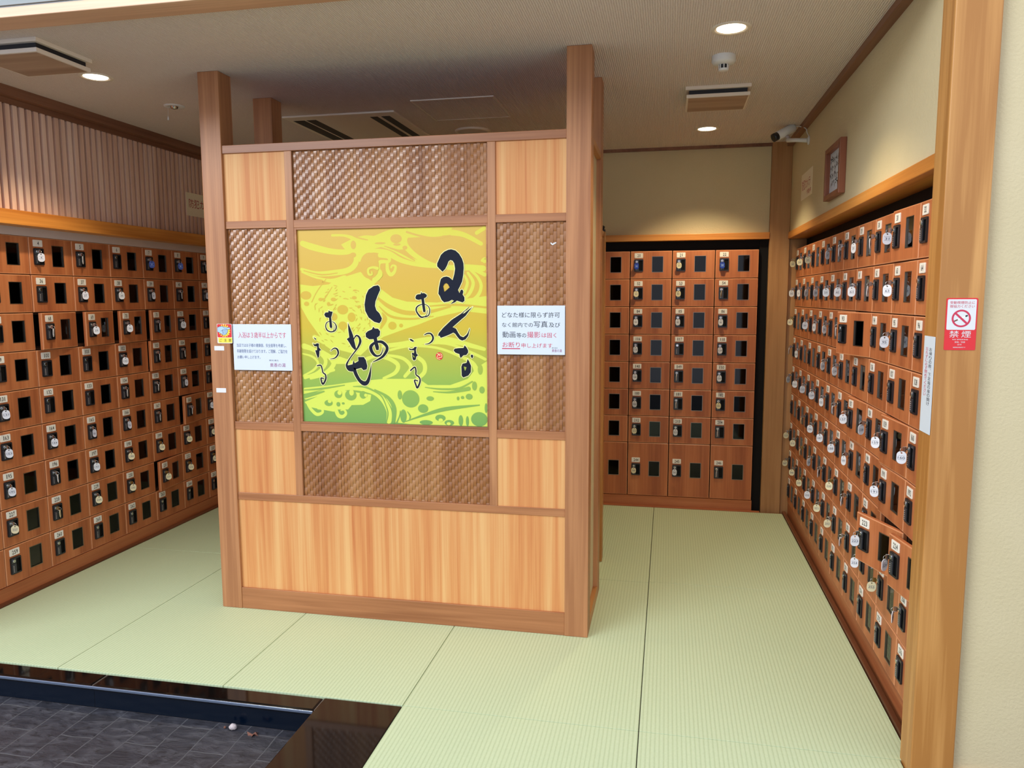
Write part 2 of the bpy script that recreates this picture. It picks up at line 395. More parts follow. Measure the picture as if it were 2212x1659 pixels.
M['tagc'] = plain('cream tag', rgb(236, 226, 186), .35)
M['tagb'] = plain('blue tag', rgb(24, 62, 170), .35)
M['ink'] = plain('black ink', rgb(26, 28, 34), .6)
M['inkgrey'] = plain('grey ink', rgb(88, 94, 112), .6)
M['inkblue'] = plain('navy ink', rgb(62, 82, 128), .6)
M['inkred'] = plain('red ink', rgb(204, 52, 82), .6)
M['inkpurple'] = plain('plum ink', rgb(150, 62, 120), .6)
M['inkdarkred'] = plain('dark red ink', rgb(176, 40, 44), .6)
M['paper'] = plain('laminated paper', rgb(216, 226, 236), .45, 0, .3)
M['paperc'] = plain('cream paper', rgb(246, 234, 206), .5)
M['red'] = plain('sign red', rgb(222, 40, 46), .35)
M['yellow'] = plain('sticker yellow', rgb(244, 226, 70), .35)
M['skyblue'] = plain('sticker pale blue', rgb(176, 208, 240), .35)
M['acwhite'] = plain('ceiling unit off white', rgb(234, 222, 206), .5)
M['acdark'] = plain('ceiling unit slot', rgb(22, 24, 34), .5)
M['greystrip'] = plain('grey metal filler', rgb(206, 194, 192), .42, .1)
M['lens'] = plain('camera lens glass', rgb(8, 8, 12), .12)
M['stone'] = plain('pale pebble', rgb(196, 184, 184), .7)
M['leaf'] = plain('dry leaf', rgb(120, 78, 62), .8)
M['rubber'] = plain('shoe sole', rgb(150, 140, 120), .6)
M['canvas'] = plain('pale shoe canvas', rgb(196, 182, 152), .8)

k = N('beige textured wallpaper'); v = k.coord((1, 1, 1)); n1 = k.noise(v, 95, 4, .6); n2 = k.noise(v, 3, 3)
k.base(k.mix(n2, rgb(206, 191, 150), rgb(216, 202, 164))); k.rough(.85, .2); k.bump(n1, .55, .004); M['wall'] = k.m
k = N('white hall plaster'); v = k.coord(); k.base(rgb(150, 156, 156)); k.rough(.9, .2); k.bump(k.noise(v, 60, 3), .3, .003); M['plaster'] = k.m
k = N('woven ceiling paper'); tc = k.coord((1, 1, 1)); sx = k.n('ShaderNodeSeparateXYZ'); k.l(tc, sx.inputs[0])
wob = k.noise(k.coord((60, 14, 60)), 1.0, 3, .6)
ph = k.math('ADD', k.math('MULTIPLY', sx.outputs[0], 2*PI/.0098), k.math('MULTIPLY', wob, 5.0))
rib = k.math('MULTIPLY', k.math('ADD', k.math('SINE', ph), 1.0), .5)
g2 = k.noise(k.coord((160, 160, 160)), 1.0, 2, .6); hgt = k.math('ADD', rib, k.math('MULTIPLY', g2, .9))
k.base(k.ramp(k.math('MULTIPLY', hgt, .55), [(.1, rgb(196, 180, 170)), (.5, rgb(228, 214, 206)), (.95, rgb(242, 232, 226))])); k.rough(.9, .15); k.bump(hgt, .6, .003); M['ceiling'] = k.m

k = N('pale green tatami'); tc = k.coord((1, 1, 1)); sx = k.n('ShaderNodeSeparateXYZ'); k.l(tc, sx.inputs[0])
ph = k.math('MULTIPLY', sx.outputs[0], 2*PI/.0165); rib = k.math('POWER', k.math('ABSOLUTE', k.math('SINE', k.math('MULTIPLY', ph, .5))), .6)
fy = k.math('MULTIPLY', k.math('ADD', k.math('SINE', k.math('ADD', k.math('MULTIPLY', sx.outputs[1], 2*PI/.0085), k.math('MULTIPLY', k.math('FLOOR', k.math('MULTIPLY', sx.outputs[0], 1/.0165)), 2.4))), 1.0), .5)
gn = k.noise(k.coord((180, 60, 1)), 1.0, 4, .6); big = k.noise(k.coord((2.2, 1.1, 1)), 1.0, 2, .5)
hgt = k.math('ADD', rib, k.math('MULTIPLY', fy, .35))
c = k.ramp(k.math('ADD', k.math('MULTIPLY', rib, .55), k.math('MULTIPLY', gn, .45)), [(.12, rgb(164, 178, 134)), (.55, rgb(190, 206, 166)), (.9, rgb(206, 219, 184))])
k.base(k.mix(.35, c, k.mix(big, rgb(180, 198, 158), rgb(198, 210, 172)))); k.rough(.55, .35); k.bump(hgt, .35, .0022); M['tatami'] = k.m

k = N('polished black granite'); v = k.coord((1, 1, 1)); sp = k.noise(v, 240, 2, .7)
k.base(k.ramp(sp, [(.45, rgb(10, 9, 9)), (.72, rgb(22, 19, 18)), (.85, rgb(44, 40, 38))])); k.rough(.06, .35); M['granite'] = k.m
k = N('granite riser with painted blue reflection'); k.base(rgb(4, 15, 30)); k.rough(.16, .25); M['riser'] = k.m  # navy base colour stands in for the hall's bluish reflection
k = N('granite joint'); k.base(rgb(120, 108, 100)); k.rough(.7); M['joint'] = k.m
M['lip_strip'] = plain('metal step nosing', rgb(150, 166, 192), .3, .9)  # pale bluish strip along the front edge of the granite step
M['strip'] = wood('dark floor strip wood', rgb(84, 46, 26), rgb(110, 64, 40), rgb(130, 82, 56), 'y', .4, 1.0, 0, .4, .4)

k = N('cleft slate paving')
v = k.coord((1, 1, 1)); wv = k.n('ShaderNodeVectorMath', operation='ADD'); nz = k.n('ShaderNodeTexNoise'); nz.inputs['Scale'].default_value = 7
k.l(v, nz.inputs['Vector']); sc = k.n('ShaderNodeVectorMath', operation='SCALE'); sc.inputs['Scale'].default_value = .016; k.l(nz.outputs['Color'], sc.inputs[0]); sc.inputs['Scale'].default_value = .028; k.l(v, wv.inputs[0]); k.l(sc.outputs[0], wv.inputs[1])
br = k.n('ShaderNodeTexBrick'); br.offset = .5; br.inputs['Scale'].default_value = 1.0; br.inputs['Brick Width'].default_value = .31; br.inputs['Row Height'].default_value = .148
br.inputs['Mortar Size'].default_value = .0035; br.inputs['Mortar Smooth'].default_value = .3
br.inputs['Color1'].default_value = (0, 0, 0, 1); br.inputs['Color2'].default_value = (1, 1, 1, 1)
rt_ = k.n('ShaderNodeMapping'); rt_.inputs['Rotation'].default_value = (0, 0, PI/2); rt_.inputs['Location'].default_value = (.02, .05, 0); k.l(wv.outputs[0], rt_.inputs[0]); k.l(rt_.outputs[0], br.inputs['Vector'])
cl = k.noise(k.coord((9, 22, 1)), 1.0, 7, .62, .6); pit = k.noise(k.coord((26, 44, 1)), 1.0, 5, .6, .4)
stone = k.ramp(cl, [(.3, rgb(26, 26, 31)), (.5, rgb(54, 54, 61)), (.72, rgb(92, 92, 98))])
stone = k.mix(k.ramp(pit, [(.34, (1, 1, 1, 1)), (.46, (0, 0, 0, 1))]), stone, rgb(22, 21, 25))
stone = k.mix(.35, stone, k.mix(br.outputs['Color'], rgb(44, 44, 52), rgb(68, 66, 72)))
k.base(k.mix(br.outputs['Fac'], stone, rgb(84, 84, 88))); k.rough(k.math('ADD', k.math('MULTIPLY', cl, .4), .28), .5)
k.bump(k.math('SUBTRACT', k.math('MULTIPLY', cl, 1.0), k.math('MULTIPLY', br.outputs['Fac'], .6)), .7, .012); M['slate'] = k.m

k = N('sign gradient print'); tc = k.n('ShaderNodeTexCoord'); sx = k.n('ShaderNodeSeparateXYZ'); k.l(tc.outputs['Object'], sx.inputs[0])
f = k.math('DIVIDE', sx.outputs[2], .98)
k.base(k.ramp(f, [(0, rgb(118, 166, 82)), (.22, rgb(146, 178, 72)), (.36, rgb(178, 182, 60)), (.5, rgb(206, 180, 46)), (.75, rgb(214, 176, 62)), (1, rgb(216, 180, 76))])); k.rough(.45, .4); M['sgrad'] = k.m
k = N('sign light print'); tc = k.n('ShaderNodeTexCoord'); sx = k.n('ShaderNodeSeparateXYZ'); k.l(tc.outputs['Object'], sx.inputs[0])
f = k.math('DIVIDE', sx.outputs[2], .98); k.base(k.ramp(f, [(0, rgb(212, 228, 92)), (.5, rgb(216, 220, 80)), (1, rgb(218, 210, 68))])); k.rough(.45, .4); M['slight'] = k.m
M['sink'] = plain('sign ink', rgb(30, 34, 48), .7, 0, .15); M['spale'] = plain('sign ink halo', rgb(246, 244, 170), .45)

def glass_mat(name, tint, gl):
    k = N(name); t = k.t; t.nodes.remove(k.b)
    tr = k.n('ShaderNodeBsdfTransparent'); tr.inputs[0].default_value = tint; g = k.n('ShaderNodeBsdfGlossy'); g.inputs['Roughness'].default_value = .03
    g.inputs[0].default_value = (1, 1, 1, 1)
    fr = k.n('ShaderNodeFresnel'); fr.inputs[0].default_value = gl; mx = k.n('ShaderNodeMixShader'); k.l(fr.outputs[0], mx.inputs[0]); k.l(tr.outputs[0], mx.inputs[1]); k.l(g.outputs[0], mx.inputs[2]); k.l(mx.outputs[0], k.out.inputs[0]); return k.m
M['pane'] = glass_mat('smoked acrylic pane', (.40, .38, .38, 1), 1.34)
M['clear'] = glass_mat('clear cover', (.95, .95, .95, 1), 1.35)
def emit(name, c, st):
    k = N(name); k.b.inputs['Base Color'].default_value = c; k.b.inputs['Emission Color'].default_value = c; k.b.inputs['Emission Strength'].default_value = st; return k.m
M['lamp'] = emit('warm lamp face', (1, .88, .66, 1), 14)
M['lamprim'] = plain('gold lamp reflector', rgb(214, 186, 120), .3, .7)

# ------------------------------------------------------------------ helpers
def box(bm, x0, x1, y0, y1, z0, z1, mi=0):
    v = [bm.verts.new(p) for p in ((x0, y0, z0), (x1, y0, z0), (x1, y1, z0), (x0, y1, z0), (x0, y0, z1), (x1, y0, z1), (x1, y1, z1), (x0, y1, z1))]
    for f in ((3, 2, 1, 0), (4, 5, 6, 7), (0, 1, 5, 4), (1, 2, 6, 5), (2, 3, 7, 6), (3, 0, 4, 7)):
        bm.faces.new([v[i] for i in f]).material_index = mi
def quad(bm, ps, mi=0):
    f = bm.faces.new([bm.verts.new(p) for p in ps]); f.material_index = mi; return f
def disc(bm, c, r, ax, n=24, mi=0, ry=None):
    ax = Vector(ax).normalized(); u = ax.orthogonal().normalized(); w = ax.cross(u); c = Vector(c); ry = ry or r
    f = bm.faces.new([bm.verts.new(c+u*math.cos(2*PI*i/n)*r+w*math.sin(2*PI*i/n)*ry) for i in range(n)]); f.material_index = mi
def tube(bm, pts, rad, n=8, mi=0, cap=True):
    pts = [Vector(p) for p in pts]; rad = rad if isinstance(rad, (list, tuple)) else [rad]*len(pts); rings = []
    u = None
    for i, p in enumerate(pts):
        d = (pts[min(i+1, len(pts)-1)]-pts[max(i-1, 0)]).normalized()
        u = d.orthogonal().normalized() if u is None else (u-d*u.dot(d)).normalized()
        w = d.cross(u); rings.append([bm.verts.new(p+(u*math.cos(2*PI*j/n)+w*math.sin(2*PI*j/n))*rad[i]) for j in range(n)])
    for a, b in zip(rings, rings[1:]):
        for j in range(n):
            f = bm.faces.new((a[j], a[(j+1) % n], b[(j+1) % n], b[j])); f.material_index = mi; f.smooth = True
    if cap:
        bm.faces.new(rings[0][::-1]).material_index = mi; bm.faces.new(rings[-1]).material_index = mi
def lathe(bm, prof, c, n=28, mi=0, down=True, smooth=True):
    c = Vector(c); rings = []
    for r, z in prof: rings.append([bm.verts.new(c+Vector((r*math.cos(2*PI*j/n), r*math.sin(2*PI*j/n), z))) for j in range(n)])
    for a, b in zip(rings, rings[1:]):
        for j in range(n):
            f = bm.faces.new((a[j], a[(j+1) % n], b[(j+1) % n], b[j])); f.material_index = mi; f.smooth = smooth
    return rings
def rrect(x0, x1, z0, z1, r, n=4):
    p = []
    for cx, cz, a in ((x1-r, z1-r, 0), (x0+r, z1-r, PI/2), (x0+r, z0+r, PI), (x1-r, z0+r, 1.5*PI)):
        for i in range(n+1): p.append((cx+r*math.cos(a+i*PI/2/n), cz+r*math.sin(a+i*PI/2/n)))
    return p
def slab(bm, pts, y0, y1, mi=0):
    """outline in x,z extruded from the front y0 to the back y1"""
    a = [bm.verts.new((x, y0, z)) for x, z in pts]; b = [bm.verts.new((x, y1, z)) for x, z in pts]
    n = len(pts); bm.faces.new(a).material_index = mi; bm.faces.new(b[::-1]).material_index = mi
    for i in range(n): bm.faces.new((a[i], b[i], b[(i+1) % n], a[(i+1) % n])).material_index = mi
def mesh(name, bm, mats, recalc=True):
    if recalc: bmesh.ops.recalc_face_normals(bm, faces=bm.faces)
    me = bpy.data.meshes.new(name); bm.to_mesh(me); bm.free()
    for m in (mats if isinstance(mats, (list, tuple)) else [mats]): me.materials.append(M[m])
    return me
def link(name, me, parent=None, loc=(0, 0, 0), bev=0):
    o = bpy.data.objects.new(name, me); COL.objects.link(o); o.location = loc
    if parent: o.parent = parent
    if bev:
        b = o.modifiers.new('bevel', 'BEVEL'); b.width = bev; b.segments = 2; b.limit_method = 'ANGLE'; b.angle_limit = .7
    return o
def obj(name, bm, mats, parent=None, loc=(0, 0, 0), bev=0, recalc=True): return link(name, mesh(name, bm, mats, recalc), parent, loc, bev)
def tag(o, label, cat, group=None):
    o['label'] = label; o['category'] = cat
    if group: o['group'] = group
    return o
def struct(o): o['kind'] = 'structure'; return o
def empty(name, label, cat, loc=(0, 0, 0), rz=0, group=None):
    o = bpy.data.objects.new(name, None); COL.objects.link(o); o.location = loc; o.rotation_euler = (0, 0, rz); o.empty_display_size = .05; return tag(o, label, cat, group)
def boxobj(name, mats, *b, parent=None, bev=0, loc=(0, 0, 0)):
    bm = bmesh.new(); box(bm, *b); return obj(name, bm, mats, parent, loc, bev)
_glyph = {}
def glyphs(s, bold=0.0):
    """flat triangles of a line of text at size 1, with its width"""
    if (s, bold) in _glyph: return _glyph[s, bold]
    cu = bpy.data.curves.new('t', 'FONT'); cu.body = s; cu.size = 1; cu.offset = bold; cu.resolution_u = 3; cu.fill_mode = 'FRONT'
    o = bpy.data.objects.new('t', cu); me = o.to_mesh()
    vs = [(v.co.x, v.co.y) for v in me.vertices]; fs = [tuple(p.vertices) for p in me.polygons]; o.to_mesh_clear()
    bpy.data.objects.remove(o); bpy.data.curves.remove(cu)
    xs = [v[0] for v in vs] or [0, 1]; ys = [v[1] for v in vs] or [0, 1]
    _glyph[s, bold] = (vs, fs, min(xs), max(xs), min(ys), max(ys)); return _glyph[s, bold]
def text(bm, s, x0, x1, z0, z1, y, mi, fn=None, bold=0.0):
    """writes s so that its ink fills the rectangle x0..x1, z0..z1 on the plane y"""
    vs, fs, a, b, c, d = glyphs(s, bold); fn = fn or (lambda u, w: (u, y, w))
    V = [bm.verts.new(fn(x0+(u-a)/(b-a)*(x1-x0), z0+(w-c)/(d-c)*(z1-z0))) for u, w in vs]
    for f in fs:
        try: bm.faces.new([V[i] for i in f]).material_index = mi
        except ValueError: pass
def smooth_path(p, n=5):
    out = []
    for i in range(len(p)-1):
        a, b, c, d = p[max(i-1, 0)], p[i], p[i+1], p[min(i+2, len(p)-1)]
        for j in range(n):
            t = j/n; out.append(tuple(.5*(2*q+(r-o)*t+(2*o-5*q+4*r-s)*t*t+(3*q-o-3*r+s)*t**3) for o, q, r, s in zip(a, b, c, d)))
    out.append(p[-1]); return out
def brush(bm, pts, y, mi, grow=0.0, n=5):
    """stroke along (x, z, width) points on the plane y"""
    p = smooth_path(pts, n); L = []; R = []
    for i, q in enumerate(p):
        a = p[max(i-1, 0)]; b = p[min(i+1, len(p)-1)]; dx, dz = b[0]-a[0], b[1]-a[1]; l = math.hypot(dx, dz) or 1; w = max(q[2], .0004)/2+grow
        L.append((q[0]-dz/l*w, q[1]+dx/l*w)); R.append((q[0]+dz/l*w, q[1]-dx/l*w))
    A = [bm.verts.new((x, y-i*3e-7, z)) for i, (x, z) in enumerate(L)]; B = [bm.verts.new((x, y-i*3e-7, z)) for i, (x, z) in enumerate(R)]
    for i in range(len(A)-1): bm.faces.new((A[i], A[i+1], B[i+1], B[i])).material_index = mi
    for q, dy in ((p[0], 3e-5), (p[-1], 6e-5)): disc(bm, (q[0], y-dy, q[1]), max(q[2], .0004)/2+grow, (0, -1, 0), 10, mi)
def fill(bm, loops, y, mi):
    flat = [q for l in loops for q in l]; vs = [bm.verts.new((x, y, z)) for x, z in flat]
    for t in tessellate_polygon([[Vector((x, z, 0)) for x, z in l] for l in loops]):
        try: bm.faces.new([vs[i] for i in t]).material_index = mi
        except ValueError: pass

# ------------------------------------------------------------------ the setting
H = 2.819
XL, XRF, YB = -1.225, 3.30, 2.49            # locker door faces: left, right, back
def st(name, mats, *b, bev=0): return struct(boxobj(name, mats, *b, bev=bev))
st('floor', 'slate', -6, 6, -7.6, -.868, -.2, -.11)
st('floor', 'joint', -1.7, 3.7, -.86, 2.95, -.2, -.03); st('floor', 'joint', 1.33, 3.3, -2.4, -.862, -.108, -.03)
for i, (a, b) in enumerate(((-1.6, -.0815), (-.0795, .966))):
    st('trim_%d' % (i+1), 'granite', a, b, -.877, -.776, -.028, -.002, bev=.010)
    st('trim_%d' % (i+3), 'riser', a, b, -.866, -.80, -.11, -.029)
st('trim_22', 'lip_strip', -1.6, .965, -.8835, -.8775, -.0165, -.0035, bev=.002)
st('trim_24', 'locker', -1.55, -1.226, -.75, -.489, -.02, 2.033)
st('column', 'column', -1.216, -.862, 2.49, 2.56, -.03, 2.108)
st('trim_25', 'column', -1.56, -1.222, 2.402, 2.56, -.03, 2.03)
st('trim_23', 'column', 3.245, 3.64, 2.512, 2.56, -.03, 2.106)
st('trim_5', 'granite', .968, 1.3125, -2.4, -.776, -.028, -.002, bev=.004); st('trim_6', 'riser', .978, 1.30, -2.39, -.80, -.11, -.029)
bm = bmesh.new(); box(bm, -.0815, -.0795, -.873, -.778, -.02, -.004); box(bm, .966, .968, -.873, -.778, -.02, -.004); box(bm, -.0815, -.0795, -.864, -.82, -.11, -.03)
struct(obj('trim_7', bm, 'joint'))
# ceiling and upper walls
st('ceiling', 'ceiling', -1.32, 3.30, -.757, 2.95, H, 2.88)
bm = bmesh.new(); box(bm, -1.62, -1.215, -.75, 2.95, 2.16, 2.86); y = -.70
while y < 2.50:
    box(bm, -1.2155, -1.188, y, y+.029, 2.171, 2.744, 1); y += .0486
struct(obj('wall_left', bm, ['slatback', 'slat']))
st('trim_8', 'trimwood', -1.26, -1.130, -.75, 2.53, 2.769, H+.004, bev=.003); st('trim_9', 'trimwood', -1.26, -1.180, -.75, 2.53, 2.737, 2.7685)
st('trim_10', 'beam', -1.23, -1.112, -.75, 2.53, 2.081, 2.1605, bev=.003); st('trim_11', 'greystrip', -1.3, -1.209, -.75, 2.45, 2.034, 2.0875)
st('wall_left', 'inside', -1.66, -1.60, -.75, 2.95, -.1, 2.159)
st('wall_right', 'wall', 3.245, 3.72, -.752, 2.60, 2.158, 2.86)
st('trim_12', 'beam', 3.232, 3.70, -.752, 2.49, 2.107, 2.1575, bev=.003)
st('trim_13', 'black', 3.37, 3.69, -.72, 2.56, 2.036, 2.1065)
st('trim_14', 'trimwood', 3.203, 3.26, -.752, 2.50, 2.786, H+.004, bev=.002)
st('wall_right', 'inside', 3.70, 3.76, -.752, 2.95, -.1, 2.157)
st('column', 'column', 3.10, 3.2445, 2.488, 2.60, -.03, H+.01, bev=.003)
st('wall_back', 'wall', -1.3, 3.099, 2.53, 2.95, 2.16, 2.86)
st('trim_15', 'beamx', -1.2, 3.0995, 2.478, 2.56, 2.110, 2.1595, bev=.003)
bm = bmesh.new(); box(bm, -.86, 3.0995, 2.545, 2.60, 2.037, 2.109); box(bm, 3.034, 3.0995, 2.53, 2.6, -.03, 2.109); box(bm, .147, 1.40, 2.53, 2.58, 0, 2.037); struct(obj('trim_16', bm, 'black'))
st('trim_17', 'trimwood', -1.2, 3.10, 2.505, 2.535, 2.797, H+.003)
st('wall_back', 'inside', -1.6, 3.7, 2.95, 3.0, -.1, 2.9)
# low edges: plinths under the lockers and the strip along the mats
st('baseboard_left', 'plinth', -1.56, -1.217, -.75, 2.40, -.03, .0815); st('trim_18', 'strip', -1.217, -1.181, -.77, 2.47, -.03, .010, bev=.004)
st('baseboard_right', 'plinth', 3.304, 3.64, -.72, 2.50, -.03, .0815); st('trim_19', 'strip', 3.262, 3.286, -.75, 2.487, -.03, .012, bev=.004)
st('baseboard_back', 'plinthx', -.86, 3.031, 2.486, 2.84, -.03, .0815); st('trim_20', 'plinthx', -1.17, 3.09, 2.449, 2.484, -.03, .006, bev=.002)
# front opening: posts, lintel, hall walls
st('column', 'jamb', 3.222, 3.359, -.875, -.754, -.11, 2.85, bev=.004)
st('column', 'jamb', -1.36, -1.222, -.875, -.762, -.11, 2.85, bev=.004)
st('trim_21', 'lintel', -1.222, 3.222, -.886, -.757, 2.797, 2.835, bev=.003)
st('wall_front', 'plaster', -6, 6, -.868, -.775, 2.851, 4.6); st('wall_front', 'plaster', -1.222, 3.222, -.86, -.78, 2.8355, 2.85)
st('wall_front_right', 'wall', 3.3595, 6, -.842, -.76, -.11, 2.851); st('baseboard_front', 'beamx', 3.36, 6, -.856, -.8425, -.11, .034, bev=.003)
st('wall_front_left', 'wall', -6, -1.3605, -.842, -.76, -.11, 2.851)

# ------------------------------------------------------------------ tatami mats
def mat(x0, x1, y0, y1, label, cut=None):
    bm = bmesh.new(); box(bm, x0+.0018, x1-.0018, y0+.0014, y1-.0014, -.03, 0)
    tag(obj('tatami_mat', bm, 'tatami', bev=.0012), label, 'mat', 'borderless tatami mats')
ys, ym, ye = -.773, .80, 2.447
mat(-1.179, -.35, ys, .784, 'pale green tatami mat at front of left aisle, beside left lockers')
mat(-1.179, -.35, .784, ye, 'pale green tatami mat at rear of left aisle, along left lockers')
mat(-.35, .4888, ys, .784, 'pale green tatami mat under front left post of the wooden divider')
mat(.4888, 1.3142, ys, ym, 'pale green tatami mat under middle of divider, touching black granite edge')
mat(1.3142, 2.2795, ys, ym, 'pale green tatami mat under front right post of the wooden divider')
mat(2.2795, 3.259, ys, .816, 'pale green tatami mat at front of right aisle, beside right lockers')
mat(2.2795, 3.259, .816, ye, 'pale green tatami mat at far end of right aisle, before the corner column')
mat(1.3142, 2.2795, ym, ye, 'pale green tatami mat before the back lockers, left of the aisle seam')
mat(-.35, .4888, .784, ye, 'pale green tatami mat behind left side of divider, beside left aisle')
mat(.4888, 1.3142, ym, ye, 'pale green tatami mat behind middle of divider, before the back wall')
mat(1.3142, 2.2795, -2.39, ys, 'nearest pale green tatami mat, bordering right side of black granite')
mat(2.2795, 3.219, -2.39, ys, 'nearest pale green tatami mat at the foot of the right doorway post')

# ------------------------------------------------------------------ wooden divider with the sign
WD, PP, DB = 2.0, .116, .527
dv = empty('room_divider', 'tall wooden divider on four posts with woven panels in the middle of the room', 'divider', (0, 0, 0))
for x in (0, WD-PP):
    for y in (0, DB): boxobj('post', 'post', x, x+PP, y, y+PP, 0, H-.0005, parent=dv, bev=.003)
boxobj('top_rail', 'rail', PP, WD-PP, .006, .10, 2.4115, 2.4527, parent=dv, bev=.002)
boxobj('backing_panel', 'panel', PP, WD-PP, .045, .095, 0, 2.411, parent=dv)
boxobj('baseboard', 'rail', PP, WD-PP, .004, .044, 0, .1165, parent=dv, bev=.002)
f0, f1 = .009, .044
for x0, x1 in ((.456, .4965), (1.504, 1.544)): boxobj('stile', 'post', x0, x1, f0, f1, .645, 2.4115, parent=dv, bev=.0015)
for x0, x1, z0, z1 in ((PP, .456, 2.0345, 2.0725), (1.544, WD-PP, 2.0345, 2.0725), (PP, .456, .9885, 1.029), (1.544, WD-PP, .9885, 1.029), (.4965, 1.504, 2.033, 2.0715), (.4965, 1.504, .990, 1.0285), (PP, WD-PP, .606, .645)):
    boxobj('cross_rail', 'rail', x0, x1, f0, f1, z0, z1, parent=dv, bev=.0015)
for b in ((PP, .456, 2.0725, 2.4115), (1.544, WD-PP, 2.0725, 2.4115), (PP, .456, .645, .9885), (1.544, WD-PP, .645, .9885), (PP, WD-PP, .1165, .606)):
    boxobj('veneer_panel', 'panel', b[0], b[1], .015, .044, b[2], b[3], parent=dv)
def weave(x0, x1, z0, z1, sd):
    R = random.Random(sd); bm = bmesh.new(); box(bm, x0, x1, .036, .044, z0, z1); pw, ph = .01615, .0492; c = 0; x = x0+.002
    while x < x1-.002:
        xe = min(x+pw, x1-.001); gap = .0013 if c % 7 == 6 else .0005; z = z0-ph*((c*2 % 3)/3.0)-ph*.17; tw = R.uniform(-.0004, .0004)
        while z < z1:
            n = 6; jit = R.uniform(.8, 1.2); prev = None
            for i in range(n+1):
                t = i/n; zz = min(max(z+ph*t, z0+.0005), z1-.0005); d = .0035*jit*math.sin(PI*min(1, t*1.02))**.85
                row = (bm.verts.new((x+gap, .0355-.012-d+tw, zz)), bm.verts.new((xe-gap, .0355-.012-d-tw, zz)))
                if prev and zz-prev[2] > 1e-5: f = bm.faces.new((prev[0], prev[1], row[1], row[0])); f.smooth = False
                prev = row+(zz,)
            z += ph
        quad(bm, ((x, .024, z0), (xe, .024, z0), (xe, .024, z1), (x, .024, z1))); x += pw; c += 1
    return bm
for i, b in enumerate(((.4965, 1.504, 2.0715, 2.4115), (PP, .456, 1.029, 2.0345), (1.544, WD-PP, 1.029, 2.0345), (.4965, 1.504, .645, .990))):
    obj('woven_panel', weave(*b, 5+i), 'weave', dv, recalc=False)
for x0, x1, xr0, xr1 in ((WD-.045, WD-.025, WD-.03, WD-.001), (.025, .045, .001, .03)):
    boxobj('side_panel', 'wall', x0, x1, PP, DB, .06, 2.40, parent=dv); boxobj('side_rail', 'raily', xr0, xr1, PP, DB, 2.40, 2.432, parent=dv, bev=.002)
    boxobj('skirting', 'raily', xr0, xr1, PP, DB, 0, .06, parent=dv)
boxobj('rear_panel', 'panel', PP, WD-PP, .58, .62, 0, 2.43, parent=dv)
rs = empty('rear_screen', 'lower wood framed screen standing against the back of the divider', 'screen', (0, .6435, 0))
bm = bmesh.new(); box(bm, .03, 1.955, 0, .46, 0, 2.04); obj('body', bm, 'wall', rs)
boxobj('corner_post', 'jamb', 1.90, 1.975, .4605, .545, 0, 2.075, parent=rs, bev=.003); boxobj('top_rail', 'raily', 1.92, 1.972, 0, .46, 2.0405, 2.072, parent=rs, bev=.002)
bm = bmesh.new(); box(bm, 1.93, 1.975, 1.13, 1.178, 2.0755, 2.089); tube(bm, [(1.952, 1.15, 2.089), (1.957, 1.14, 2.108)], .016, 12); disc(bm, (1.958, 1.139, 2.1085), .012, (.2, -.4, 1), 12, 1)
tag(obj('clip_lamp', bm, ['plastic', 'lens']), 'small black clip device on top corner of the rear screen', 'device')

# sign board: a gradient print with waves and brushed ink
SX, SZ = .508, 1.0405
sg = empty('sign_board', 'square yellow to green sign with wave pattern and black brush lettering', 'sign', (SX, .0, SZ))
bm = bmesh.new(); quad(bm, ((0, .022, 0), (.9875, .022, 0), (.9875, .022, .981), (0, .022, .981)))
RES = 10000.0; CNT = {}
for ln in ART.strip().split('\n'):
    ty, m, rest = ln[0], ln[1], ln[3:].split()
    y, mi = {'l': (.0219, 1), 'g': (.0216, 0), 'm': (.0203, 1), 'i': (.0197, 2), 'r': (.0201, 4), 'w': (.0198, 3)}[m]; CNT[m] = CNT.get(m, 0)+1; y -= CNT[m]*5e-6
    pts = [None if q == '/' else tuple(int(t)/RES for t in q.split(',')) for q in rest]
    clampf = lambda p: (min(max(p[0], .002), .985), min(max(p[1], .002), .979))+tuple(p[2:])
    if ty == 'P':
        i = pts.index(None) if None in pts else len(pts); loops = [[clampf(p) for p in pts[:i]]]+([[clampf(p) for p in pts[i+1:]]] if None in pts else [])
        fill(bm, loops, y, mi)
        if m == 'i': brush(bm, [p+(.0001,) for p in loops[0]+loops[0][:1]], .0200-CNT[m]*2e-6, 3, .0032, 1)
    elif ty == 'S':
        w = max(p[2] for p in pts)/2 if m != 'i' else 0
        pts = [(min(max(p[0], w), .987-w), min(max(p[1], w), .980-w), p[2]) for p in pts]
        brush(bm, pts, y, mi)
        if m == 'i': brush(bm, pts, .0200-CNT[m]*2e-6, 3, .003)
    else:
        x, z, rx, ry = pts[0]; rx = min(rx, x-.001, .986-x); ry = min(ry, z-.001, .98-z)
        f = bm.faces.new([bm.verts.new((x+rx*math.cos(2*PI*j/28), y, z+ry*math.sin(2*PI*j/28))) for j in range(28)]); f.material_index = mi
for f in bm.faces:
    f.normal_update()
    if f.normal.y > 0: f.normal_flip()
obj('print', bm, ['sgrad', 'slight', 'sink', 'spale', 'red'], sg, recalc=False)
boxobj('board', 'paper', 0, .9875, .0222, .0435, 0, .981, parent=sg)
bm = bmesh.new()
for b in ((-.0115, -.0005, -.0115, .9925), (.988, .9955, -.0115, .9925), (-.0005, .988, -.0115, -.0005), (-.0005, .988, .9815, .9925)): box(bm, b[0], b[1], .0105, .043, b[2], b[3])
obj('border', bm, 'rail', sg, bev=.001)

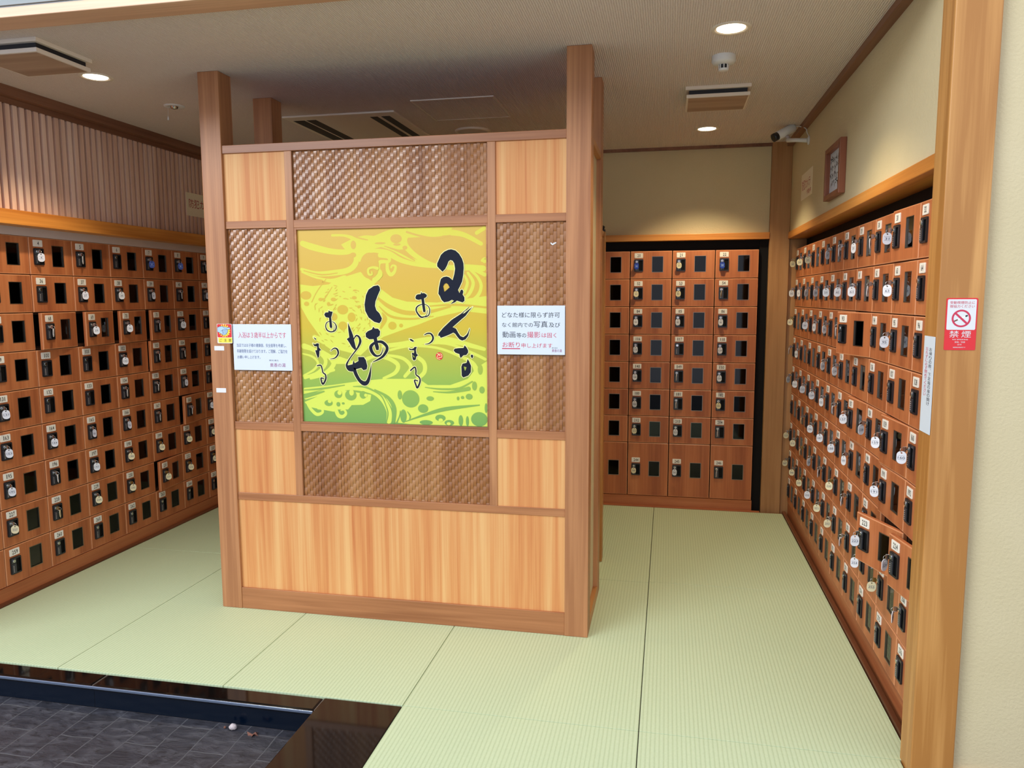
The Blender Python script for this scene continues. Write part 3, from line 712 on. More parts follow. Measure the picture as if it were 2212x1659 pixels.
# ------------------------------------------------------------------ notices
def sheet(name, label, cat, x0, x1, z0, z1, loc, rz, lines, paper='paper', th=.0012, mats=(), group=None, extra=None, r=.002):
    e = empty(name, label, cat, loc, rz, group); bm = bmesh.new(); slab(bm, rrect(x0, x1, z0, z1, r, 2), 0, th, 0); obj('sheet', bm, paper, e)
    bm = bmesh.new(); ms = []
    for L in lines:
        s, a, b, c, d, mt = L[:6]
        if mt not in ms: ms.append(mt)
        text(bm, s, a, b, c, d, -.0004, ms.index(mt), None, L[6] if len(L) > 6 else 0.0)
    if extra: extra(bm, ms)
    if len(bm.faces): obj('lettering', bm, ms, e, recalc=False)
    else: bm.free()
    return e
def rel(L, x0, z0, sx, sz):     # lines given in fractions of a sheet, from its top left
    return [(s, x0+a*sx, x0+b*sx, z0+(1-d)*sz, z0+(1-c)*sz, m)+tuple(o) for s, a, b, c, d, m, *o in L]
LR = rel([('どなた様に限らず許可', .07, .925, .135, .245, 'ink'), ('なく館内での', .07, .53, .345, .44, 'ink'), ('写真', .545, .745, .315, .445, 'ink'), ('及び', .765, .93, .345, .44, 'ink'),
    ('動画', .075, .27, .53, .655, 'ink'), ('等の', .285, .43, .555, .655, 'ink'), ('撮影', .445, .64, .53, .655, 'inkred'), ('は固く', .66, .875, .555, .65, 'inkred'),
    ('お断り', .075, .335, .745, .855, 'inkred'), ('申し上げます', .36, .815, .765, .86, 'inkred'), ('奥香の湯', .81, .955, .885, .945, 'inkpurple'), ('野天湯元', .81, .895, .848, .872, 'inkgrey')], 0, 0, .33, .2355)
def ul(bm, ms): quad(bm, [(.0225, -.0003, .026), (.112, -.0003, .026), (.112, -.0003, .0305), (.0225, -.0003, .0305)], ms.index('inkred'))
sheet('notice', 'white laminated notice about photography on right woven panel of divider', 'notice', 0, .33, 0, .2355, (1.5505, .0055, 1.4035), 0, LR, extra=ul)
LL = rel([('入浴は３歳半以上からです', .095, .91, .17, .30, 'inkred'), ('当店ではお子様の健康面、安全面等を考慮し、', .06, .91, .42, .495, 'inkblue'),
    ('年齢制限を設けております。ご理解、ご協力を', .06, .925, .545, .625, 'inkblue'), ('お願い申し上げます。', .065, .46, .68, .75, 'inkblue'), ('奥香の湯', .62, .885, .84, .925, 'inkpurple'), ('野天湯元', .61, .77, .765, .80, 'inkgrey')], 0, 0, .332, .2395)
sheet('notice', 'white laminated notice with red age heading on left woven panel of divider', 'notice', 0, .332, 0, .2395, (.1310, .0055, 1.3055), 0, LL)
# pointing hand sticker
e = empty('caution_sticker', 'red and yellow sticker with a pointing hand on left divider post', 'sticker', (.0445, -.0012, 1.445), 0)
bm = bmesh.new(); slab(bm, rrect(0, .0865, 0, .1015, .004, 3), 0, .001); obj('backing', bm, 'white', e)
bm = bmesh.new()
fill(bm, [rrect(.002, .0845, .031, .100, .005, 3)], -.0003, 0); fill(bm, [rrect(.006, .0855, .003, .0295, .002, 2)], -.0003, 1)
for i in range(16):
    a0, a1 = 2*PI*i/16, 2*PI*(i+.5)/16
    fill(bm, [[(.043, .066), (.043+.034*math.cos(a0), .066+.034*math.sin(a0)), (.043+.034*math.cos(a1), .066+.034*math.sin(a1))]], -.0006, 1)
disc(bm, (.047, -.0008, .064), .0245, (0, -1, 0), 24, 1)
hand = [(.004, .083), (.016, .087), (.030, .089), (.042, .086), (.060, .083), (.076, .083), (.078, .077), (.072, .073), (.060, .073), (.064, .068), (.063, .061), (.059, .055), (.055, .048), (.046, .044), (.036, .043), (.024, .050), (.014, .056), (.004, .060)]
fill(bm, [hand], -.0011, 2); brush(bm, [p+(.0014,) for p in hand+hand[:1]], -.0014, 3, 0, 1)
for s in ([(.034, .072), (.046, .073), (.060, .073)], [(.034, .066), (.046, .066), (.063, .067)], [(.034, .058), (.046, .058), (.062, .060)], [(.034, .051), (.045, .050), (.057, .052)], [(.034, .072), (.032, .066), (.034, .058), (.033, .050)], [(.022, .064), (.032, .066)], [(.038, .083), (.048, .077), (.060, .075)]): brush(bm, [p+(.0013,) for p in s], -.0015, 3, 0, 2)
text(bm, 'ご', .012, .028, .008, .024, -.0006, 3, None, 0); text(bm, '注', .038, .054, .008, .024, -.0006, 3, None, 0); text(bm, '意', .065, .081, .008, .024, -.0006, 3, None, 0)
obj('picture', bm, ['red', 'yellow', 'skyblue', 'ink'], e, recalc=False)
for z, w in ((1.407, 'upper small blank white sticker on left divider post below the pointing hand'), (1.184, 'lower small blank white sticker on left divider post')):
    bm = bmesh.new(); slab(bm, rrect(.024, .081, z, z+.0235, .002, 2), -.0012, -.0001); tag(obj('blank_sticker', bm, 'white'), w, 'sticker', 'blank stickers on the left post')
bm = bmesh.new(); fill(bm, [[(1.806, 1.935), (1.812, 1.936), (1.818, 1.930), (1.822, 1.934), (1.834, 1.938), (1.836, 1.933), (1.826, 1.928), (1.818, 1.923), (1.810, 1.928)]], .0195, 0)
r_ = bmesh.ops.extrude_face_region(bm, geom=bm.faces[:]); bmesh.ops.translate(bm, vec=(0, .0008, 0), verts=[g for g in r_['geom'] if isinstance(g, bmesh.types.BMVert)])
tag(obj('tape_scrap', bm, 'white'), 'torn scrap of shiny white tape on right woven panel', 'tape')
# no smoking plate on the doorway post
e = empty('no_smoking_plate', 'red and white no smoking plate on the right doorway post', 'sign', (3.2465, -.8765, 1.5015), 0)
bm = bmesh.new(); slab(bm, rrect(0, .0935, 0, .169, .004, 3), 0, .0014); obj('plate', bm, 'red', e)
bm = bmesh.new(); fill(bm, [rrect(.004, .0895, .066, .165, .004, 3)], -.0003, 0); obj('white_field', bm, 'white', e, recalc=False)
bm = bmesh.new(); text(bm, '受動喫煙防止に', .011, .084, .1495, .159, -.0006, 1, None, 0); text(bm, '御協力ください', .011, .084, .1375, .147, -.0006, 1, None, 0)
obj('heading', bm, ['white', 'inkred'], e, recalc=False); bm = bmesh.new()
ro, ri, cx, cz = .0285, .0228, .0465, .103
A = [bm.verts.new((cx+ro*math.cos(2*PI*i/40), -.0006, cz+ro*math.sin(2*PI*i/40))) for i in range(40)]; B = [bm.verts.new((cx+ri*math.cos(2*PI*i/40), -.0006, cz+ri*math.sin(2*PI*i/40))) for i in range(40)]
for i in range(40): bm.faces.new((A[i], A[(i+1) % 40], B[(i+1) % 40], B[i])).material_index = 1
def bar(x0, z0, x1, z1, w, y, mi):
    l = math.hypot(x1-x0, z1-z0); nx, nz = -(z1-z0)/l*w/2, (x1-x0)/l*w/2
    quad(bm, ((x0+nx, y, z0+nz), (x0-nx, y, z0-nz), (x1-nx, y, z1-nz), (x1+nx, y, z1+nz)), mi)
bar(cx-.0185, cz+.0175, cx+.0185, cz-.0175, .0062, -.0009, 1)
bar(cx-.021, cz-.0095, cx-.010, cz-.0040, .0042, -.0006, 3); bar(cx-.010, cz-.0040, cx+.012, cz+.0065, .0046, -.0005, 4); bar(cx+.012, cz+.0065, cx+.0185, cz+.0098, .0048, -.0006, 2)
obj('pictogram', bm, ['white', 'inkred', 'ink', 'leaf', 'plate'], e, recalc=False); bm = bmesh.new()
text(bm, '禁', .014, .042, .041, .063, -.0006, 0, None, 0); text(bm, '煙', .050, .078, .041, .063, -.0006, 0, None, 0)
text(bm, 'NO SMOKING', .024, .070, .0325, .0365, -.0006, 0, None, 0); text(bm, '禁烟／禁煙', .031, .062, .0235, .0285, -.0006, 0); text(bm, '금연', .039, .052, .0160, .0205, -.0006, 0); text(bm, '健康増進法指定表示です', .027, .064, .0070, .0110, -.0006, 0, None, 0)
obj('lettering', bm, 'white', e, recalc=False)
# slip along the side of the doorway post: two vertical lines of writing, laid in the slip's own plane
e = empty('label_strip', 'tall narrow white strip with black and red vertical writing on doorway post', 'label', (3.2205, -.766, 1.2165), -PI/2)
bm = bmesh.new(); slab(bm, rrect(.002, .108, 0, .327, .002, 2), 0, .0005); obj('slip', bm, 'paper', e)
bm = bmesh.new()
for s, x, z, sz, mi in (('お帰りの際、下足箱の扉の開け', .058, .290, .0140, 0), ('忘れずに必ず閉めてください', .022, .290, .0128, 1)):
    for ch in s: text(bm, ch, x, x+(.026 if mi == 0 else .024), z-sz*.92, z-sz*.05, -.0003, mi, None, 0) if ch != '、' else text(bm, ch, x+.018, x+.024, z-.005, z-.001, -.0003, mi); z -= sz
obj('lettering', bm, ['ink', 'inkred'], e, recalc=False)
# security camera notices high on both walls
for nm, lab, loc, rz, w, h in (('notice', 'cream notice with red lettering on slatted left wall behind the divider post', (-1.1865, 1.590, 2.300), PI/2, .43, .172), ('notice', 'small cream notice with red lettering on right wall near the corner column', (3.2435, 2.045, 2.330), -PI/2, .405, .172)):
    sheet(nm, lab, 'notice', 0, w, 0, h, loc, rz, [('防犯カメラ', .03, w*.83, h*.36, h*.74, 'inkdarkred'), ('作動中', w*.55, w*.93, h*.10, h*.29, 'inkdarkred')], 'paperc', .002, (), 'security camera notices')
# framed handwritten board
e = empty('framed_board', 'thick reddish wooden frame with handwritten white sheet high on right wall', 'picture frame', (3.2445, 1.075, 2.2115), -PI/2)
fw_, fh, dp = .393, .281, .033
bm = bmesh.new()
for b in ((0, .030, 0, fh), (fw_-.030, fw_, 0, fh), (.030, fw_-.030, 0, .026), (.030, fw_-.030, fh-.026, fh)): box(bm, b[0], b[1], -dp, 0, b[2], b[3])
obj('frame', bm, 'framewood', e, bev=.002); boxobj('sheet', 'paper', .030, fw_-.030, -.008, -.002, .026, fh-.026, parent=e)
bm = bmesh.new(); R = random.Random(12)
for r, (n, zc, a) in enumerate(((6, .222, .045), (6, .178, .05), (6, .134, .05), (5, .090, .075))):
    for i in range(n):
        xc = a+.046*i+.012
        for q in range(5):
            x, z = xc+R.uniform(-.014, .014), zc+R.uniform(-.013, .013); vert = R.random() < .5
            p = [(x, z, .004), (x+(.003 if vert else .013)*R.choice((-1, 1)), z-(.012 if vert else .002), .006), (x+R.uniform(-.008, .008), z-(.02 if vert else .005), .003)]
            brush(bm, p, -.0084, 0, 0, 3)
for q in range(8):
    x, z = .33+R.uniform(-.012, .012), .06+R.uniform(-.02, .02); brush(bm, [(x, z, .003), (x+.008, z-.003, .004), (x+.004, z-.012, .002)], -.0084, 1, 0, 3)
obj('handwriting', bm, ['ink', 'inkdarkred'], e, recalc=False)

# ------------------------------------------------------------------ lockers
PW, PH, TOP = .3205, .217, 2.0355
DT = .018                                   # door thickness
def door_mesh(w, h, off):
    """local: hinge at x=0, free edge at x=-w, front face at y=-DT, z from 0; a window opening cut through"""
    bm = bmesh.new(); g = .0021; X = lambda v: v-w
    wx0, wx1, wz1 = .166, .2535, h-.0425-off; wz0 = wz1-.124
    O = [(X(g), g), (-g, g), (-g, h-g), (X(g), h-g)]; I = [(X(wx0), wz0), (X(wx1), wz0), (X(wx1), wz1), (X(wx0), wz1)]
    of = [bm.verts.new((x, -DT, z)) for x, z in O]; inf = [bm.verts.new((x, -DT, z)) for x, z in I]
    ob = [bm.verts.new((x, 0, z)) for x, z in O]; ib = [bm.verts.new((x, 0, z)) for x, z in I]
    for i in range(4):
        j = (i+1) % 4
        bm.faces.new((of[i], of[j], inf[j], inf[i])); bm.faces.new((ob[j], ob[i], ib[i], ib[j]))
        bm.faces.new((of[j], of[i], ob[i], ob[j])); bm.faces.new((inf[i], inf[j], ib[j], ib[i]))
    es = [e for e in bm.edges if e.verts[0] in of and e.verts[1] in of]
    r = bmesh.ops.bevel(bm, geom=es, offset=.0045, segments=3, affect='EDGES', profile=.6)
    for f in r['faces']: f.material_index = 1
    return mesh('door', bm, ['locker', 'edge'])
def body_mesh(w, h):
    bm = bmesh.new(); t, d, g = .012, .33, .0008
    box(bm, g, t, .005, d, g, h-g, 1); box(bm, w-t, w-g, .005, d, g, h-g, 1); box(bm, t, w-t, .005, d, g, t, 1); box(bm, t, w-t, .005, d, h-t, h-g, 1); box(bm, t, w-t, d-.01, d, t, h-t, 1)
    for f in bm.faces:
        c = f.calc_center_median()
        if t-.001 < c.x < w-t+.001 and t-.001 < c.z < h-t+.001 and c.y > .003: f.material_index = 1
    return mesh('body', bm, ['locker', 'inside'])
def lock_mesh():
    """local: lower left corner of the lock at the origin, on the door face y=0"""
    bm = bmesh.new(); w, h = .070, .096
    A = rrect(0, w, 0, h, .006, 3); B = rrect(.036, w-.006, .008, h-.010, .003, 3)
    n = len(A); a = [bm.verts.new((x, -.0075, z)) for x, z in A]; b = [bm.verts.new((x, -.0075, z)) for x, z in B]; c = [bm.verts.new((x, 0, z)) for x, z in A]; d = [bm.verts.new((x, -.0012, z)) for x, z in B]
    for i in range(n):
        j = (i+1) % n; bm.faces.new((a[i], a[j], b[j], b[i])); bm.faces.new((a[j], a[i], c[i], c[j])); bm.faces.new((b[i], b[j], d[j], d[i])).material_index = 1
    bm.faces.new(d).material_index = 1
    slab(bm, rrect(.005, .033, .006, .058, .004, 3), -.0105, -.0075, 2)      # raised finger plate
    slab(bm, rrect(.005, .033, .061, .090, .004, 3), -.0095, -.0075, 2)
    for i in range(5): slab(bm, rrect(.013, .017, .012+i*.008, .016+i*.008, .001, 1), -.0112, -.0105, 3)
    lathe_y(bm, [(.0, -.0135), (.0085, -.0135), (.0095, -.0125), (.0095, -.0095)], .019, .0755, 4)
    return mesh('lock', bm, ['plastic', 'slot', 'lockface', 'greystrip', 'metal'])
def lathe_y(bm, prof, cx, cz, mi, n=16):
    rings = [[bm.verts.new((cx+max(r, .0002)*math.cos(2*PI*j/n), y, cz+max(r, .0002)*math.sin(2*PI*j/n))) for j in range(n)] for r, y in prof]
    for a, b in zip(rings, rings[1:]):
        for j in range(n): bm.faces.new((a[j], a[(j+1) % n], b[(j+1) % n], b[j])).material_index = mi
    bm.faces.new(rings[0]).material_index = mi
def window_meshes():
    bm = bmesh.new(); w, h, t = .0875, .124, .0032
    for b in ((0, w, 0, t), (0, w, h-t, h), (0, t, t, h-t), (w-t, w, t, h-t)): box(bm, b[0], b[1], -.0012, .010, b[2], b[3])
    fr = mesh('window_frame', bm, 'steelframe'); bm = bmesh.new(); box(bm, t, w-t, .004, .006, t, h-t); return fr, mesh('window_pane', bm, 'pane')
DIG = [glyphs(str(d), .012) for d in range(10)]
def plate_mesh(n):
    bm = bmesh.new(); w, h = .066, .0385; slab(bm, rrect(0, w, 0, h, .004, 3), -.0028, 0); slab(bm, rrect(.0025, w-.0025, .0025, h-.0025, .003, 3), -.0032, -.0028)
    s = str(n); cw, ch = .0105, .0225; x = w/2+.002-(len(s)*cw+(len(s)-1)*.0028)/2
    for c in s:
        k = .0042 if c == '1' else cw
        text(bm, c, x+(cw-k)/2, x+(cw+k)/2, (h-ch)/2, (h+ch)/2, -.0036, 1, None, .012); x += cw+.0028
    return mesh('number_plate', bm, ['plate', 'ink'])
WF, WP = window_meshes(); LK = lock_mesh()
DOORS = {}; BODY = {}
ORD = ['top', 'second', 'third', 'fourth', 'fifth', 'sixth', 'seventh', 'eighth', 'lowest']
PROTO = {}
def locker(n, pos, rz, h, off, ang, label, group):
    key = round(h, 4)
    if key not in PROTO:
        t = empty('shoe_locker', label, 'locker', pos, rz, group)
        link('body', body_mesh(PW, h), t); d = link('door', door_mesh(PW, h, off), t, (PW, 0, 0)); zt = h-off
        link('lock', LK, d, (.0305-PW, -DT, zt-.160)); wf = link('window_frame', WF, d, (.166-PW, -DT, zt-.0425-.124)); link('window_pane', WP, d, (.166-PW, -DT, zt-.0425-.124))
        PROTO[key] = t
    else:
        src = PROTO[key]; t = src.copy(); COL.objects.link(t); t.location = pos; t.rotation_euler = (0, 0, rz); tag(t, label, 'locker', group)
        d = None
        for ch in src.children:
            c = ch.copy(); COL.objects.link(c); c.parent = t
            if ch.name.startswith('door'):
                d = c
                for g in ch.children:
                    if g.name.startswith('number'): continue
                    q = g.copy(); COL.objects.link(q); q.parent = c
    d.rotation_euler = (0, 0, math.radians(ang))
    link('number_plate', plate_mesh(n), d, (.0315-PW, -DT, h-off-.0165-.0385))
    return t, d
# ---- keys
KB = bmesh.new()                            # key: blade out of the cylinder, flat bow
tube(KB, [(0, -.004, 0), (0, .016, 0)], .0028, 8); slab(KB, [(-.0085, .006), (.0085, .006), (.0105, 0), (.0085, -.006), (-.0085, -.006), (-.0105, 0)], -.0175, -.004)
kb2 = KB
for v in kb2.verts: v.co = Vector((v.co.z*.25 if abs(v.co.y) < .0041 or v.co.y < -.0041 else v.co.x, v.co.y, v.co.x if (v.co.y < -.0039) else v.co.z))
KEY = mesh('key', kb2, 'metal'); KEYB = KEY.copy(); KEYB.materials.clear(); KEYB.materials.append(M['brass'])
bm = bmesh.new(); tube(bm, [(.0, -.0095*math.cos(a*PI/9)*1.0-.0, -.0095*math.sin(a*PI/9)) for a in range(19)], .0011, 6, 0, False); RING = mesh('ring', bm, 'metal')
def tag_mesh(kind, n, side):
    """flat tag in the local x-z plane hanging from the origin"""
    bm = bmesh.new(); w, h = (.0350, .0500) if kind != 'round' else (.0375, .0465)
    O = rrect(-w/2, w/2, -h, 0, w*.46, 6); r = .0032; cz = -.0068
    hole = [(r*math.cos(2*PI*i/12), cz+r*math.sin(2*PI*i/12)) for i in range(12)]
    for y in (-.0011, .0011): fill(bm, [O, hole], y, 0)
    for L in (O, hole):
        a = [bm.verts.new((x, -.0011, z)) for x, z in L]; b = [bm.verts.new((x, .0011, z)) for x, z in L]
        for i in range(len(L)): bm.faces.new((a[i], a[(i+1) % len(L)], b[(i+1) % len(L)], b[i]))
    if n:
        s = str(n); text(bm, s, -.0042*len(s), .0042*len(s), -h*.62, -h*.42, -.0014, 1, None, .01)
        for z in (-h*.36, -h*.68): quad(bm, [(-w*.36, -.0013, z), (w*.36, -.0013, z), (w*.36, -.0013, z+.0008), (-w*.36, -.0013, z+.0008)], 1)
    return mesh('tag', bm, [{'w': 'tagw', 'c': 'tagc', 'b': 'tagb'}[side], 'inkgrey' if side != 'b' else 'skyblue'], recalc=True)
_keyproto = []
def key_at(n, pos, rz, spec, label, group, rnd):
    """pos: lock cylinder mouth in world space; rz: the door's facing; spec: colour letter + f (face on), s (edge on), h (half turned)"""
    if not _keyproto:
        k = empty('locker_key', label, 'key', pos, rz, group); link('key', KEY, k); r = link('ring', RING, k); link('tag', tag_mesh('std', n, spec[0]), k); _keyproto.append(k)
    else:
        k = _keyproto[0].copy(); COL.objects.link(k); k.location = pos; k.rotation_euler = (0, 0, rz); tag(k, label, 'key', group)
        for ch in _keyproto[0].children:
            c = ch.copy(); COL.objects.link(c); c.parent = k
            if ch.name.startswith('tag'): c.data = tag_mesh('round' if spec[0] == 'c' else 'std', n, spec[0])
    to = CAM-Vector(pos); face = math.atan2(to.y, to.x)+PI/2          # tag normal -y turned towards the viewer's side
    yaw = {'f': rnd.uniform(-.35, .35), 'h': rnd.choice((-1, 1))*rnd.uniform(.8, 1.05), 's': 1.40}[spec[1]]
    for c in k.children:
        if c.name.startswith('ring'): c.location = (0, -.0185, -.004); c.rotation_euler = (0, 0, rnd.uniform(-.5, .5))
        elif c.name.startswith('tag'): c.location = (0, -.0205, -.0085); c.rotation_euler = (rnd.uniform(-.05, .05), rnd.uniform(-.06, .06), face+yaw-rz)
        elif spec[0] == 'c' and rnd.random() < .5: c.data = KEYB
    return k
COLN = {'w': 'white', 'c': 'cream', 'b': 'blue'}
KEYS = {}
def ks(s):
    for q in s.split():
        a, b = q.split(':'); KEYS[int(a)] = b
ks('4:wf 5:ws 7:bf 8:bf 9:ws 35:ws 37:wf 38:wf 39:wh 40:ws 41:wh 68:ws 69:wf 70:wf 71:ws 72:wf 102:wf 103:ws 104:ws 131:wf 134:ws 135:ws 136:wh 163:wf 164:wf 165:wh 166:wh 167:ws 168:ws 169:wf')
ks('195:wf 196:ws 197:wf 198:cf 199:cf 200:cf 201:cf 227:cf 228:cs 229:cf 230:cf 231:cf 232:cf 233:cf')
ks('20:bf 21:cf 22:bf 52:cf 53:cf 54:cs 84:wf 85:wf 86:wf 116:wf 118:wf 148:wf 149:ws 150:wf 180:wf 181:ws 182:cf 212:cf 213:wf 214:ws 244:cf 245:wf 246:ws')
ks('23:cf 24:cf 25:cf 27:wh 28:ws 29:wh 30:ws 31:wf 55:wf 56:wh 57:wh 58:wh 59:wf 60:wf 61:wf 62:ws 63:wf 87:cf 89:wf 90:wh 91:wh 92:ws 95:wf 119:ws 120:wh 123:wh 124:wh 151:wh 152:wf 153:wf 154:wf 155:wh 156:ws 157:wf 158:wh 159:wf 160:wf')
ks('185:cs 186:wf 187:wf 188:wf 189:wh 191:wf 215:cf 216:cf 217:cs 218:wh 219:ws 220:cf 221:ws 223:wf 224:wh 247:cf 248:cf 249:cf 250:wf 251:cf 252:cf 253:ws 254:wf 255:cf 256:ws')
ANG = {68: 8.25, 69: 10.75, 70: 8.5, 71: 7, 231: 7, 103: 4, 168: 7, 31: 2.2, 93: 16.5, 157: 3, 159: 3.75, 191: 2.75, 223: 19.25, 224: 9.5, 36: .6, 196: .5}
RK = random.Random(7)
def bank(cols, rows, origin, rz, side, firsts):
    ux = Vector((math.cos(rz), math.sin(rz), 0)); inn = Vector((-math.sin(rz), math.cos(rz), 0))
    for ci, col in enumerate(cols):
        z = TOP
        for r in range(rows):
            tall = side == 'back' and r == 7
            h = PH if not tall else TOP-7*PH-.0835; off = .1065 if tall else 0
            z -= h; n = firsts[r]+col
            p = Vector(origin)+ux*(PW*ci*(1 if side != 'back' else 1.0075)+(.0008 if side == 'back' else 0))+inn*DT; p.z = z
            a = ANG.get(n, 0); sp = KEYS.get(n)
            stt = 'open' if a > 12 else ('ajar' if a > 2 else 'closed')
            kw = ('no key' if not sp else COLN[sp[0]]+' tag hanging')
            if side == 'right': lab = '%s shoe locker %d in right bank, %s row, %s column from far end' % (stt, n, ORD[r], NTH[ci])
            elif side == 'left': lab = '%s shoe locker marked %d in left wall bank, %s row, %s' % (stt, n, ORD[r], kw)
            else: lab = '%s shoe locker marked %d in back wall bank, %s row, %s' % (stt, n, ORD[r] if not tall else 'tall lowest', kw)
            t, d = locker(n, p, rz, h, off, a, lab, 'shoe lockers of the %s bank' % side)
            if sp:
                lx, ly, lz = .0305-PW+.019, -DT-.0135, h-off-.160+.0755; ca, sa = math.cos(math.radians(a)), math.sin(math.radians(a))
                q = p+ux*(PW+lx*ca-ly*sa)+inn*(lx*sa+ly*ca); q.z = z+lz
                kl = '%s key tag hanging from lock of locker %d in %s bank' % (COLN[sp[0]] if sp[1] != 's' else 'edge-on '+COLN[sp[0]], n, side)
                key_at(n, q, rz+math.radians(a), sp, kl, 'key tags on the %s bank' % side, RK)
NTH = ['first', 'second', 'third', 'fourth', 'fifth', 'sixth', 'seventh', 'eighth', 'ninth', 'tenth']
F9 = [0, 32, 64, 96, 128, 160, 192, 224, 256]
bank(range(2, 11), 9, (XL, .154-2*PW, 0), PI/2, 'left', F9)
bank(range(11, 14), 8, (3.031-12*PW*1.0075, YB, 0), 0, 'back', F9)
bank(range(18, 23), 8, (3.031-5*PW*1.0075, YB, 0), 0, 'back', F9)
bank(range(23, 33), 9, (XRF, 2.507, 0), -PI/2, 'right', [0, 32, 64, 96, 128, 160, 192, 224, 244])
# pale shoes left inside two lockers
def shoe(label, loc, rz):
    bm = bmesh.new(); n = 12; secs = [(-.115, .030, .052), (-.09, .036, .074), (-.04, .035, .080), (0, .037, .066), (.05, .042, .052), (.09, .038, .045), (.115, .024, .032)]
    rings = []
    for x, w, hh in secs: rings.append([bm.verts.new((x, w*math.cos(2*PI*j/n), .018+(hh*.5)*(1+math.sin(2*PI*j/n)))) for j in range(n)])
    for a, b in zip(rings, rings[1:]):
        for j in range(n): f = bm.faces.new((a[j], a[(j+1) % n], b[(j+1) % n], b[j])); f.smooth = True
    bm.faces.new(rings[0]); bm.faces.new(rings[-1]); e = empty('shoe', label, 'shoe', loc, rz, 'shoes seen through locker windows'); obj('upper', bm, 'canvas', e)
    bm = bmesh.new(); pts = [(-.118, -.024), (-.06, -.034), (0, -.032), (.06, -.042), (.105, -.03), (.122, 0), (.105, .03), (.06, .042), (0, .034), (-.06, .034), (-.118, .024)]
    a = [bm.verts.new((x, y, 0)) for x, y in pts]; b = [bm.verts.new((x, y, .020)) for x, y in pts]; bm.faces.new(a); bm.faces.new(b)
    for i in range(len(a)): bm.faces.new((a[i], a[(i+1) % len(a)], b[(i+1) % len(a)], b[i]))
    obj('sole', bm, 'rubber', e)
shoe('pale rounded shoe toe at bottom of window of locker 131, fifth row left bank', (-1.37, .154-PW+.19, TOP-5*PH+.0125), 0)
shoe('pale pointed shoe in corner of window of locker 101, fourth row left bank', (-1.38, .154+PW+.13, TOP-4*PH+.0125), 0)

# ------------------------------------------------------------------ things on the ceiling
def downlight(label, x, y, r, power, col=(1, .80, .52), spread=104):
    e = empty('downlight', label, 'ceiling light', (x, y, H), 0, 'round recessed downlights')
    bm = bmesh.new(); lathe(bm, [(r+.021, .0), (r+.020, -.0035), (r+.004, -.0045), (r, -.002)], (0, 0, 0)); obj('trim_ring', bm, 'acwhite', e)
    bm = bmesh.new(); lathe(bm, [(r, -.002), (r*.93, .0)], (0, 0, 0)); obj('reflector', bm, 'lamprim', e)
    bm = bmesh.new(); disc(bm, (0, 0, -.0012), r*.95, (0, 0, -1), 28); obj('lamp_face', bm, 'lamp', e, recalc=False)
    l = bpy.data.lights.new('downlight_beam', 'SPOT'); l.energy = power; l.color = col; l.spot_size = math.radians(spread); l.spot_blend = .55; l.shadow_soft_size = .045
    o = bpy.data.objects.new('downlight_beam', l); COL.objects.link(o); o.location = (0, 0, -.012); o.parent = e
downlight('lit round downlight nearest the viewer above right aisle', 2.601, -.075, .064, 66, (1, .83, .56), 116)
downlight('lit round downlight farther back above right aisle, near the back wall', 2.597, 1.912, .062, 96, (1, .83, .54), 110)
downlight('lit round downlight above left aisle beside the ceiling vent', -.560, -.034, .062, 66, (1, .83, .56), 116)
e = empty('emergency_light', 'small white round ceiling fitting with a pull cord above left aisle', 'ceiling light', (-.548, .588, H))
bm = bmesh.new(); lathe(bm, [(.060, 0), (.058, -.004), (.034, -.006), (.030, -.002), (.0005, .0)], (0, 0, 0)); obj('rim', bm, 'white', e)
bm = bmesh.new(); lathe(bm, [(.024, -.001), (.020, -.014), (.0005, -.020)], (0, 0, 0)); obj('bulb', bm, 'metal', e)
bm = bmesh.new(); tube(bm, [(-.042, 0, -.004), (-.044, 0, -.052)], .0008, 6); lathe(bm, [(.0004, -.052), (.004, -.062), (.005, -.075), (.0004, -.080)], (-.044, 0, 0), 10); obj('pull_cord', bm, 'white', e)
e = empty('smoke_detector', 'white smoke detector on ceiling between downlight and vent, right aisle', 'smoke detector', (2.598, .31, H))
bm = bmesh.new(); lathe(bm, [(.056, 0), (.056, -.026), (.050, -.034), (.026, -.040), (.0005, -.040)], (0, 0, 0)); obj('base', bm, 'white', e)
bm = bmesh.new(); lathe(bm, [(.019, -.040), (.019, -.058), (.0005, -.058)], (0, 0, 0)); obj('sensor_chamber', bm, 'plastic', e)
bm = bmesh.new(); lathe(bm, [(.0005, -.0585), (.024, -.0585), (.024, -.066), (.018, -.069), (.0005, -.069)], (0, 0, 0))
for i in range(8): a = i*PI/4; box(bm, .0222*math.cos(a)-.002, .0222*math.cos(a)+.002, .0222*math.sin(a)-.002, .0222*math.sin(a)+.002, -.060, -.039)
obj('sensor_cage', bm, 'white', e)
def vent(label, x0, x1, y0, y1):
    e = empty('ceiling_vent', label, 'vent', ((x0+x1)/2, (y0+y1)/2, H), 0, 'square ceiling vents'); w, d = (x1-x0)/2, (y1-y0)/2
    bm = bmesh.new()
    for b in ((-w, w, -d, -d+.03), (-w, w, d-.03, d), (-w, -w+.03, -d+.03, d-.03), (w-.03, w, -d+.03, d-.03)): box(bm, b[0], b[1], b[2], b[3], -.018, 0)
    obj('frame', bm, 'acwhite', e, bev=.001); boxobj('opening', 'acdark', -w+.02, w-.02, -d+.02, d-.02, -.042, -.002, parent=e)
    bm = bmesh.new(); g = .006; box(bm, -w+g, w-g, -d+g, d-g, -.060, -.042); o = obj('cover_panel', bm, 'acwhite', e, bev=.001)
    boxobj('wood_face', 'ventwood', -w+g+.010, w-g-.010, -d+g+.010, d-g-.010, -.0612, -.0602, parent=e)
vent('square wood faced ceiling vent between smoke detector and far downlight, right aisle', 2.431, 2.778, .812, 1.150)
